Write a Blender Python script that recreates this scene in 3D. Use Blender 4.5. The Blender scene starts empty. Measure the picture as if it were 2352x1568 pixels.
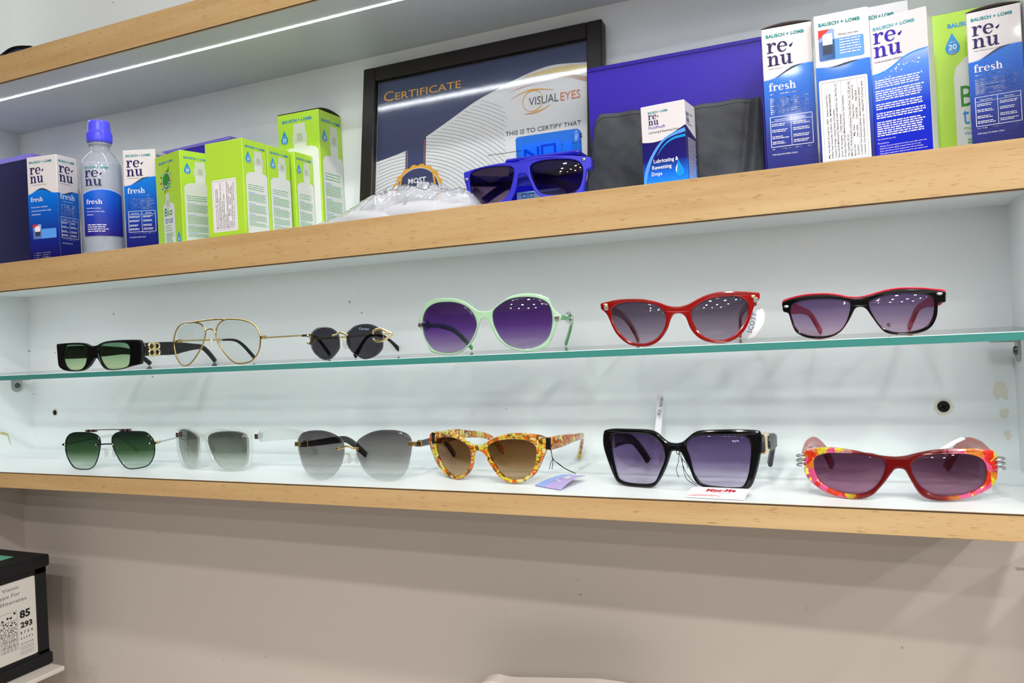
import bpy, bmesh, math, random
from mathutils import Vector, Matrix
from mathutils.geometry import tessellate_polygon

# ------------------------------------------------------------------ camera
SC = bpy.context.scene
COL = SC.collection
def camera():
    yaw, pitch, roll = -0.4002, 0.0046, -0.0508
    fwd = Vector((math.sin(yaw)*math.cos(pitch), math.cos(yaw)*math.cos(pitch), math.sin(pitch)))
    r = Vector((math.cos(yaw), -math.sin(yaw), 0)); u = r.cross(fwd)
    r2 = r*math.cos(roll)+u*math.sin(roll); u2 = -r*math.sin(roll)+u*math.cos(roll)
    cd = bpy.data.cameras.new('camera'); co = bpy.data.objects.new('camera', cd); COL.objects.link(co)
    co.matrix_world = Matrix(((r2.x, u2.x, -fwd.x, 0.0), (r2.y, u2.y, -fwd.y, -0.68), (r2.z, u2.z, -fwd.z, 1.45), (0, 0, 0, 1)))
    cd.sensor_width = 36.0; cd.lens = 1753.484/2352*36.0
    cd.shift_x = -51.2/2352; cd.shift_y = -39.78/2352
    cd.clip_start = 0.02
    SC.camera = co
camera()
SC.view_settings.view_transform = 'Standard'; SC.view_settings.look = 'None'
SC.view_settings.exposure = 0.2; SC.view_settings.gamma = 1.0; SC.view_settings.use_curve_mapping = False
SC.cycles.transparent_max_bounces = 24
SC.cycles.max_bounces = 4; SC.cycles.diffuse_bounces = 3; SC.cycles.glossy_bounces = 3; SC.cycles.transmission_bounces = 4
SC.cycles.caustics_reflective = False; SC.cycles.caustics_refractive = False
# ------------------------------------------------------------------ world and shop lights
W = bpy.data.worlds.new('shop_ambient'); SC.world = W; W.use_nodes = True
W.node_tree.nodes['Background'].inputs[0].default_value = (0.92, 0.96, 1.0, 1); W.node_tree.nodes['Background'].inputs[1].default_value = 0.05
LAMP_W = 8.8          # each ceiling downlight
LED_STRENGTH = 36.0     # light strip under the top shelf
LED2_STRENGTH = 36.0     # light strip behind the lip of the middle shelf
CEIL = 2.72
LAMPS = [(x, y) for y in (-0.95, -1.7, -2.5, -3.4, -4.4) for x in (-0.1, 0.65, 1.4, 2.15)]

# main levels (metres)
ZA_T, ZA_B, ZB_T, ZB_B, ZB_U = 1.8555, 1.8182, 1.5747, 1.5359, 1.5445
ZG_T, ZG_B, ZC_T, ZC_B = 1.4278, 1.4210, 1.2901, 1.2693
XL, XR, D = -1.2828, 0.1365, 0.1719
GSLOPE = 0.0058

# ------------------------------------------------------------------ materials
MATS = {}
def lin(c):
    return tuple(((v/255.0)/12.92 if v/255.0 <= 0.04045 else ((v/255.0+0.055)/1.055)**2.4) for v in c)
def nt(m):
    m.use_nodes = True; return m.node_tree
def P(name, rgb, rough=0.5, metal=0.0, trans=0.0, ior=1.45, coat=0.0, spec=0.35, alpha=1.0):
    if name in MATS: return MATS[name]
    m = bpy.data.materials.new(name); t = nt(m); b = t.nodes['Principled BSDF']
    b.inputs['Base Color'].default_value = (*lin(rgb), 1); b.inputs['Roughness'].default_value = rough
    b.inputs['Metallic'].default_value = metal; b.inputs['Transmission Weight'].default_value = trans
    b.inputs['IOR'].default_value = ior; b.inputs['Coat Weight'].default_value = coat
    b.inputs['Coat Roughness'].default_value = 0.05
    b.inputs['Specular IOR Level'].default_value = spec; b.inputs['Alpha'].default_value = alpha
    MATS[name] = m; return m
def node(t, typ, **k):
    n = t.nodes.new(typ)
    for a, v in k.items():
        if a.startswith('i_'): n.inputs[a[2:].replace('_', ' ')].default_value = v
        else: setattr(n, a, v)
    return n
def ramp(t, stops, interp='LINEAR'):
    n = t.nodes.new('ShaderNodeValToRGB'); e = n.color_ramp.elements; n.color_ramp.interpolation = interp
    while len(e) < len(stops): e.new(0.5)
    for k, (p, c) in zip(e, stops):
        k.position = p; k.color = (*c, 1) if len(c) == 3 else c
    return n
def mixc(t, fac, a, b, blend='MIX'):
    n = t.nodes.new('ShaderNodeMix'); n.data_type = 'RGBA'; n.blend_type = blend
    for s, v in ((0, fac), (6, a), (7, b)):
        if isinstance(v, (tuple, list)): n.inputs[s].default_value = (*v, 1) if len(v) == 3 else v
        elif isinstance(v, (int, float)): n.inputs[s].default_value = v
        else: t.links.new(v, n.inputs[s])
    return n.outputs[2]
def bump(t, b, height, strength, dist=0.001):
    n = t.nodes.new('ShaderNodeBump'); n.inputs['Strength'].default_value = strength; n.inputs['Distance'].default_value = dist
    t.links.new(height, n.inputs['Height']); t.links.new(n.outputs[0], b.inputs['Normal'])
def coords(t, scale=(1, 1, 1), kind='Object'):
    tc = t.nodes.new('ShaderNodeTexCoord'); mp = t.nodes.new('ShaderNodeMapping'); mp.inputs['Scale'].default_value = scale
    t.links.new(tc.outputs[kind], mp.inputs[0]); return mp.outputs[0]
def noise(t, vec, scale, detail=2.0, rough=0.5):
    n = t.nodes.new('ShaderNodeTexNoise'); n.inputs['Scale'].default_value = scale; n.inputs['Detail'].default_value = detail
    n.inputs['Roughness'].default_value = rough; t.links.new(vec, n.inputs['Vector']); return n.outputs[0]

def wood_material():
    m = P('beech_wood', (205, 170, 120), 0.42); t = m.node_tree; b = t.nodes['Principled BSDF']
    v = coords(t, (3.0, 30.0, 45.0))
    g = noise(t, v, 1.0, 5.0, 0.6)
    r1 = ramp(t, [(0.30, lin((180, 145, 98))), (0.52, lin((193, 161, 115))), (0.75, lin((202, 173, 128)))]); t.links.new(g, r1.inputs[0])
    v2 = coords(t, (75.0, 700.0, 1000.0))
    f = noise(t, v2, 1.0, 1.5, 0.4)
    r2 = ramp(t, [(0.635, (0, 0, 0)), (0.74, (0.75, 0.75, 0.75))]); t.links.new(f, r2.inputs[0])
    c = mixc(t, r2.outputs[0], r1.outputs[0], lin((142, 98, 54)))
    v3 = coords(t, (420.0, 420.0, 620.0)); s = noise(t, v3, 1.0, 1.0)
    r3 = ramp(t, [(0.82, (0, 0, 0)), (0.84, (0.8, 0.8, 0.8))]); t.links.new(s, r3.inputs[0])
    c = mixc(t, r3.outputs[0], c, lin((70, 45, 25)))
    t.links.new(c, b.inputs['Base Color'])
wood_material()
def laminate(name, rgb, stain=(186, 176, 140), rough=0.35, amount=1.0):
    m = P(name, rgb, rough); t = m.node_tree; b = t.nodes['Principled BSDF']
    base = lin(rgb)
    n1 = noise(t, coords(t, (1, 1, 1)), 2.3, 3.0)
    r1 = ramp(t, [(0.35, tuple(x*0.93 for x in base)), (0.65, base)]); t.links.new(n1, r1.inputs[0])
    n2 = noise(t, coords(t, (1, 1, 1)), 16.0, 4.0, 0.7)
    r2 = ramp(t, [(0.70, (0, 0, 0)), (0.80, (0.5*amount,)*3)]); t.links.new(n2, r2.inputs[0])
    c = mixc(t, r2.outputs[0], r1.outputs[0], lin(stain))
    n3 = noise(t, coords(t, (1, 1, 1)), 90.0, 1.0)
    r3 = ramp(t, [(0.815, (0, 0, 0)), (0.83, (0.8*amount,)*3)]); t.links.new(n3, r3.inputs[0])
    c = mixc(t, r3.outputs[0], c, lin((110, 100, 80)))
    t.links.new(c, b.inputs['Base Color'])
    return m
laminate('white_laminate', (233, 239, 240))
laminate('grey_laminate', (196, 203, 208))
laminate('beige_paint', (202, 192, 184), (150, 130, 110), 0.55, 0.6)
def schlick(t, refl):
    """air-to-plastic reflectance, the same on both faces of a thin sheet"""
    lw = t.nodes.new('ShaderNodeLayerWeight'); lw.inputs[0].default_value = 0.5
    pw = t.nodes.new('ShaderNodeMath'); pw.operation = 'POWER'; pw.inputs[1].default_value = 5.0; t.links.new(lw.outputs['Facing'], pw.inputs[0])
    ma = t.nodes.new('ShaderNodeMath'); ma.operation = 'MULTIPLY_ADD'; ma.inputs[1].default_value = 0.955*min(refl, 1.0); ma.inputs[2].default_value = 0.042*refl
    t.links.new(pw.outputs[0], ma.inputs[0]); return ma
def lens(name, top, bot, z0, z1, refl=1.0, mid=None):
    """tinted lens: colour grades from the top tint to the bottom tint (dyed gradient)"""
    m = bpy.data.materials.new(name); t = nt(m); t.nodes.remove(t.nodes['Principled BSDF'])
    out = t.nodes['Material Output']
    tc = t.nodes.new('ShaderNodeTexCoord'); sp = t.nodes.new('ShaderNodeSeparateXYZ'); t.links.new(tc.outputs['Object'], sp.inputs[0])
    mr = t.nodes.new('ShaderNodeMapRange'); mr.inputs[1].default_value = z0; mr.inputs[2].default_value = z1
    t.links.new(sp.outputs[2], mr.inputs[0])
    sq = lambda c: tuple(math.sqrt(max(x, 0)) for x in lin(c))
    st = [(0.0, sq(bot)), (1.0, sq(top))]
    if mid: st.insert(1, (0.5, sq(mid)))
    rp = ramp(t, st); t.links.new(mr.outputs[0], rp.inputs[0])
    tr = t.nodes.new('ShaderNodeBsdfTransparent'); t.links.new(rp.outputs[0], tr.inputs[0])
    gl = t.nodes.new('ShaderNodeBsdfGlossy'); gl.inputs['Roughness'].default_value = 0.015
    mu = schlick(t, refl)
    mx = t.nodes.new('ShaderNodeMixShader'); t.links.new(mu.outputs[0], mx.inputs[0]); t.links.new(tr.outputs[0], mx.inputs[1]); t.links.new(gl.outputs[0], mx.inputs[2])
    t.links.new(mx.outputs[0], out.inputs[0]); MATS[name] = m; return m
def sheer(name, rgb, solid=0.35, rough=0.12, refl=1.0, body=None):
    """clear or translucent plastic: a see-through dye, some milky body and a glossy skin"""
    m = bpy.data.materials.new(name); t = nt(m); b = t.nodes['Principled BSDF']; out = t.nodes['Material Output']
    b.inputs['Base Color'].default_value = (*lin(body or rgb), 1); b.inputs['Roughness'].default_value = rough
    tr = t.nodes.new('ShaderNodeBsdfTransparent'); tr.inputs[0].default_value = (*lin(rgb), 1)
    m1 = t.nodes.new('ShaderNodeMixShader'); m1.inputs[0].default_value = solid
    t.links.new(tr.outputs[0], m1.inputs[1]); t.links.new(b.outputs[0], m1.inputs[2])
    gl = t.nodes.new('ShaderNodeBsdfGlossy'); gl.inputs['Roughness'].default_value = rough*0.5
    mu = schlick(t, refl)
    m2 = t.nodes.new('ShaderNodeMixShader'); t.links.new(mu.outputs[0], m2.inputs[0]); t.links.new(m1.outputs[0], m2.inputs[1]); t.links.new(gl.outputs[0], m2.inputs[2])
    t.links.new(m2.outputs[0], out.inputs[0]); MATS[name] = m; return m
def emit(name, rgb, s):
    m = bpy.data.materials.new(name); t = nt(m); t.nodes.remove(t.nodes['Principled BSDF'])
    e = t.nodes.new('ShaderNodeEmission'); e.inputs[0].default_value = (*lin(rgb), 1); e.inputs[1].default_value = s
    t.links.new(e.outputs[0], t.nodes['Material Output'].inputs[0]); MATS[name] = m; return m
def gradient(name, stops, z0, z1, rough=0.3, coat=0.12):
    m = P(name, (255, 255, 255), rough, coat=coat); t = m.node_tree; b = t.nodes['Principled BSDF']
    tc = t.nodes.new('ShaderNodeTexCoord'); sp = t.nodes.new('ShaderNodeSeparateXYZ'); t.links.new(tc.outputs['Object'], sp.inputs[0])
    mr = t.nodes.new('ShaderNodeMapRange'); mr.inputs[1].default_value = z0; mr.inputs[2].default_value = z1
    t.links.new(sp.outputs[2], mr.inputs[0])
    r = ramp(t, [(p, lin(c)) for p, c in stops]); t.links.new(mr.outputs[0], r.inputs[0]); t.links.new(r.outputs[0], b.inputs['Base Color'])
    return m
def blotches(name, cols, scale, rough=0.12, redcentre=None):
    """printed acetate: patches of colour; redcentre keeps the middle of the front plain"""
    m = P(name, (200, 120, 40), rough, coat=0.6); t = m.node_tree; b = t.nodes['Principled BSDF']
    v = coords(t, (1, 1, 1)); w = t.nodes.new('ShaderNodeTexNoise'); w.inputs['Scale'].default_value = scale*0.7; w.inputs['Detail'].default_value = 3
    t.links.new(v, w.inputs['Vector'])
    ad = t.nodes.new('ShaderNodeVectorMath'); ad.operation = 'MULTIPLY_ADD'; ad.inputs[1].default_value = (0.018, 0.018, 0.018)
    t.links.new(w.outputs[1], ad.inputs[0]); t.links.new(v, ad.inputs[2])
    vo = t.nodes.new('ShaderNodeTexVoronoi'); vo.inputs['Scale'].default_value = scale; t.links.new(ad.outputs[0], vo.inputs['Vector'])
    sp = t.nodes.new('ShaderNodeSeparateColor'); t.links.new(vo.outputs['Color'], sp.inputs[0])
    n = len(cols); r = ramp(t, [(i/n, lin(c)) for i, c in enumerate(cols)], 'CONSTANT'); t.links.new(sp.outputs[0], r.inputs[0])
    g = noise(t, v, scale*3, 3.0); r2 = ramp(t, [(0.30, (0.30, 0.26, 0.2)), (0.48, (1, 1, 1))]); t.links.new(g, r2.inputs[0])
    c = mixc(t, 0.55, r.outputs[0], r2.outputs[0], 'MULTIPLY')
    if redcentre:
        sx = t.nodes.new('ShaderNodeSeparateXYZ'); t.links.new(v, sx.inputs[0])
        ab = t.nodes.new('ShaderNodeMath'); ab.operation = 'ABSOLUTE'; t.links.new(sx.outputs[0], ab.inputs[0])
        r3 = ramp(t, [(0.0, (0, 0, 0)), (1.0, (1, 1, 1))]); mr = t.nodes.new('ShaderNodeMapRange'); mr.inputs[1].default_value = redcentre[0]; mr.inputs[2].default_value = redcentre[1]
        t.links.new(ab.outputs[0], mr.inputs[0]); t.links.new(mr.outputs[0], r3.inputs[0])
        c = mixc(t, r3.outputs[0], lin(redcentre[2]), c)
    t.links.new(c, b.inputs['Base Color'])
    return m

# ------------------------------------------------------------------ mesh helpers
def M(m): return MATS[m] if isinstance(m, str) else m
def link(o, parent=None):
    COL.objects.link(o)
    if parent is not None: o.parent = parent
    return o
def mesh_obj(name, verts, faces, mat, parent=None, smooth=False):
    me = bpy.data.meshes.new(name); me.from_pydata([tuple(v) for v in verts], [], faces); me.update()
    if smooth: me.polygons.foreach_set('use_smooth', [True]*len(me.polygons))
    if mat is not None: me.materials.append(M(mat))
    return link(bpy.data.objects.new(name, me), parent)
def bm_obj(name, bm, mat, parent=None, smooth=False):
    bmesh.ops.recalc_face_normals(bm, faces=bm.faces)
    me = bpy.data.meshes.new(name); bm.to_mesh(me); bm.free()
    if smooth: me.polygons.foreach_set('use_smooth', [True]*len(me.polygons))
    me.materials.append(M(mat))
    return link(bpy.data.objects.new(name, me), parent)
def add_box(bm, a, b, bev=0.0, seg=2):
    g = bmesh.ops.create_cube(bm, size=1.0); vs = g['verts']
    for v in vs:
        v.co = Vector(((a[0]+b[0])/2+v.co.x*(b[0]-a[0]), (a[1]+b[1])/2+v.co.y*(b[1]-a[1]), (a[2]+b[2])/2+v.co.z*(b[2]-a[2])))
    if bev > 0:
        es = list({e for v in vs for e in v.link_edges})
        bmesh.ops.bevel(bm, geom=es, offset=bev, segments=seg, profile=0.5, affect='EDGES')
def box(name, a, b, mat, parent=None, bev=0.0, seg=2):
    bm = bmesh.new(); add_box(bm, a, b, bev, seg); return bm_obj(name, bm, mat, parent)
def catmull(pts, n, closed=False):
    pts = [Vector(p) for p in pts]; N = len(pts); out = []
    segs = N if closed else N-1
    for i in range(segs):
        g = (lambda k: pts[k % N]) if closed else (lambda k: pts[min(max(k, 0), N-1)])
        p0, p1, p2, p3 = g(i-1), g(i), g(i+1), g(i+2)
        for k in range(n):
            t = k/n
            out.append(0.5*((2*p1)+(p2-p0)*t+(2*p0-5*p1+4*p2-p3)*t*t+(3*p1-p0-3*p2+p3)*t**3))
    if not closed: out.append(pts[-1])
    return out
def sweep(path, prof, closed=False, cap=True):
    """prof(i, n) -> list of (side, up) offsets; returns verts, faces"""
    V = []; F = []; n = len(path); k = None
    for i, p in enumerate(path):
        a = path[(i-1) % n] if closed else path[max(i-1, 0)]; b = path[(i+1) % n] if closed else path[min(i+1, n-1)]
        d = (b-a).normalized()
        up = Vector((0, 0, 1))
        s = d.cross(up)
        if s.length < 1e-4: s = Vector((1, 0, 0))
        s.normalize(); u = s.cross(d).normalized()
        pr = prof(i, n); k = len(pr)
        for (x, z) in pr: V.append(p+s*x+u*z)
    rng = n if closed else n-1
    for i in range(rng):
        j = (i+1) % n
        for q in range(k):
            r = (q+1) % k
            F.append((i*k+q, i*k+r, j*k+r, j*k+q))
    if cap and not closed:
        F.append(tuple(range(k-1, -1, -1))); F.append(tuple((n-1)*k+q for q in range(k)))
    return V, F
def circ(r, n=8): return [(r*math.cos(2*math.pi*i/n), r*math.sin(2*math.pi*i/n)) for i in range(n)]
def tube(name, pts, r, mat, parent=None, sub=6, closed=False, n=8):
    path = catmull(pts, sub, closed) if sub > 1 else [Vector(p) for p in pts]
    V, F = sweep(path, lambda i, c: circ(r, n), closed)
    return mesh_obj(name, V, F, mat, parent, True)
def rrect(w, h, r=None):
    """rounded rectangular cross-section, w = thickness, h = height"""
    r = min(w, h)*0.3 if r is None else r; a, b = w/2, h/2
    return [(a, b-r), (a-r, b), (-a+r, b), (-a, b-r), (-a, -b+r), (-a+r, -b), (a-r, -b), (a, -b+r)]
def band(name, pts, hs, w, mat, parent=None, sub=6):
    """flat arm along pts with varying height hs (list per point)"""
    path = catmull(pts, sub); hh = catmull([(h, 0, 0) for h in hs], sub)
    V, F = sweep(path, lambda i, n: rrect(w, max(hh[i].x, 0.0008)))
    return mesh_obj(name, V, F, mat, parent, True)
def lathe(name, prof, mat, parent=None, n=32, sx=1.0, sy=1.0, at=(0, 0, 0)):
    V = []; F = []
    for (r, z) in prof:
        for i in range(n):
            a = 2*math.pi*i/n; V.append((at[0]+r*sx*math.cos(a), at[1]+r*sy*math.sin(a), at[2]+z))
    for j in range(len(prof)-1):
        for i in range(n):
            k = (i+1) % n; F.append((j*n+i, j*n+k, (j+1)*n+k, (j+1)*n+i))
    F.append(tuple(range(n-1, -1, -1))); F.append(tuple((len(prof)-1)*n+i for i in range(n)))
    return mesh_obj(name, V, F, mat, parent, True)
def ellipsoid(name, c, r, mat, parent=None, rot=None):
    bm = bmesh.new(); bmesh.ops.create_uvsphere(bm, u_segments=16, v_segments=10, radius=1.0)
    for v in bm.verts:
        p = Vector((v.co.x*r[0], v.co.y*r[1], v.co.z*r[2]))
        if rot is not None: p = rot @ p
        v.co = p+Vector(c)
    return bm_obj(name, bm, mat, parent, True)
def plate(splines, thick, bev=0.0005):
    """2D outline with holes -> (verts (x, z, depth), faces), rounded edges"""
    cu = bpy.data.curves.new('tmp', 'CURVE'); cu.dimensions = '2D'; cu.fill_mode = 'BOTH'
    cu.extrude = max(thick/2-bev, 0.0001); cu.bevel_depth = bev; cu.bevel_resolution = 1; cu.offset = -bev
    for s in splines:
        sp = cu.splines.new('POLY'); sp.points.add(len(s)-1); sp.use_cyclic_u = True
        for p, q in zip(sp.points, s): p.co = (q[0], q[1], 0, 1)
    o = bpy.data.objects.new('tmp', cu); COL.objects.link(o)
    dg = bpy.context.evaluated_depsgraph_get(); me = bpy.data.meshes.new_from_object(o.evaluated_get(dg))
    V = [v.co.copy() for v in me.vertices]; F = [tuple(p.vertices) for p in me.polygons]
    bpy.data.objects.remove(o); bpy.data.curves.remove(cu); bpy.data.meshes.remove(me)
    return V, F
def thing(name, label, cat, loc=(0, 0, 0), yaw=0.0, group=None):
    o = bpy.data.objects.new(name, None); COL.objects.link(o); o.empty_display_size = 0.02
    o.location = loc; o.rotation_euler = (0, 0, yaw); o['label'] = label; o['category'] = cat
    if group: o['group'] = group
    return o
def tag(o, label, cat, group=None):
    o['label'] = label; o['category'] = cat
    if group: o['group'] = group
    return o
def struct(o):
    o['kind'] = 'structure'; return o

# ------------------------------------------------------------------ print canvas: lettering and flat print on faces
_TXT = {}
def text_mesh(s, bold=0.0):
    key = (s, bold)
    if key in _TXT: return _TXT[key]
    cu = bpy.data.curves.new('t', 'FONT'); cu.body = s; cu.size = 1.0; cu.resolution_u = 2; cu.offset = bold
    o = bpy.data.objects.new('t', cu); COL.objects.link(o)
    dg = bpy.context.evaluated_depsgraph_get(); me = bpy.data.meshes.new_from_object(o.evaluated_get(dg))
    V = [(v.co.x, v.co.y) for v in me.vertices]; F = [tuple(p.vertices) for p in me.polygons]
    bpy.data.objects.remove(o); bpy.data.curves.remove(cu); bpy.data.meshes.remove(me)
    x0 = min([v[0] for v in V], default=0); x1 = max([v[0] for v in V], default=1)
    _TXT[key] = ([(x-x0, y) for x, y in V], F, x1-x0); return _TXT[key]
class Canvas:
    def __init__(self, parent, fmap): self.p = parent; self.f = fmap; self.d = {}
    def raw(self, key, V, F, lift=1):
        name, mat = key; d = self.d.setdefault(key, ([], [])); b = len(d[0])
        d[0].extend(self.f(u, v, lift*0.00012) for u, v in V); d[1].extend(tuple(b+i for i in f) for f in F)
    def poly(self, key, pts, lift=1):
        T = tessellate_polygon([[Vector((p[0], p[1], 0)) for p in pts]]); self.raw(key, pts, T, lift)
    def rect(self, key, u0, v0, u1, v1, lift=1, r=0.0):
        if r <= 0: self.raw(key, [(u0, v0), (u1, v0), (u1, v1), (u0, v1)], [(0, 1, 2, 3)], lift); return
        pts = []
        for cx, cy, a0 in ((u1-r, v1-r, 0), (u0+r, v1-r, 90), (u0+r, v0+r, 180), (u1-r, v0+r, 270)):
            for k in range(5):
                a = math.radians(a0+k*22.5); pts.append((cx+r*math.cos(a), cy+r*math.sin(a)))
        self.poly(key, pts, lift)
    def frame(self, key, u0, v0, u1, v1, w, lift=1):
        for a in ((u0, v0, u1, v0+w), (u0, v1-w, u1, v1), (u0, v0, u0+w, v1), (u1-w, v0, u1, v1)): self.rect(key, *a, lift=lift)
    def disc(self, key, u, v, ru, rv=None, n=24, lift=1):
        rv = ru if rv is None else rv
        self.poly(key, [(u+ru*math.cos(2*math.pi*i/n), v+rv*math.sin(2*math.pi*i/n)) for i in range(n)], lift)
    def under(self, key, top, v0, lift=1):
        V = []; F = []
        for (u, v) in top: V += [(u, v0), (u, v)]
        for i in range(len(top)-1): F.append((2*i, 2*i+2, 2*i+3, 2*i+1))
        self.raw(key, V, F, lift)
    def between(self, key, lo, hi, lift=1):
        V = []; F = []
        for a, b in zip(lo, hi): V += [a, b]
        for i in range(len(lo)-1): F.append((2*i, 2*i+2, 2*i+3, 2*i+1))
        self.raw(key, V, F, lift)
    def stroke(self, key, pts, ws, lift=1, sub=5):
        path = catmull([(p[0], p[1], 0) for p in pts], sub); w = catmull([(x, 0, 0) for x in (ws if isinstance(ws, (list, tuple)) else [ws]*len(pts))], sub)
        lo = []; hi = []
        for i, p in enumerate(path):
            d = path[min(i+1, len(path)-1)]-path[max(i-1, 0)]
            n = Vector((-d.y, d.x, 0)); n = n.normalized() if n.length > 1e-9 else Vector((0, 1, 0))
            h = max(w[i].x, 1e-5)/2; lo.append((p.x-n.x*h, p.y-n.y*h)); hi.append((p.x+n.x*h, p.y+n.y*h))
        self.between(key, lo, hi, lift)
    def text(self, key, s, u, v, h, width=None, align='L', rot=0.0, bold=0.0, lift=1, sx=1.0):
        """h = capital height; width squeezes or stretches to that length"""
        V, F, L = text_mesh(s, bold); k = h/0.70; kx = k*sx if width is None else width/L
        off = 0 if align == 'L' else (-L*kx if align == 'R' else -L*kx/2)
        c, sn = math.cos(rot), math.sin(rot)
        P2 = [((x*kx+off), y*k) for x, y in V]
        self.raw(key, [(u+a*c-b*sn, v+a*sn+b*c) for a, b in P2], F, lift)
    def words(self, key, u, v, w, rows, pitch, h, seed=0, ragged=0.25, lift=1):
        """block of copy far too small to read: rows of word-long dashes"""
        R = random.Random(seed)
        for r in range(rows):
            x = u; end = u+w*(1-ragged*R.random()); y = v-r*pitch
            while x < end:
                l = min(R.uniform(1.2, 5.5)*h, end-x)
                if l > 0.4*h: self.rect(key, x, y, x+l, y+h, lift)
                x += l+0.7*h
    def done(self):
        for (name, mat), (V, F) in self.d.items(): mesh_obj(name, V, F, mat, self.p)
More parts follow.
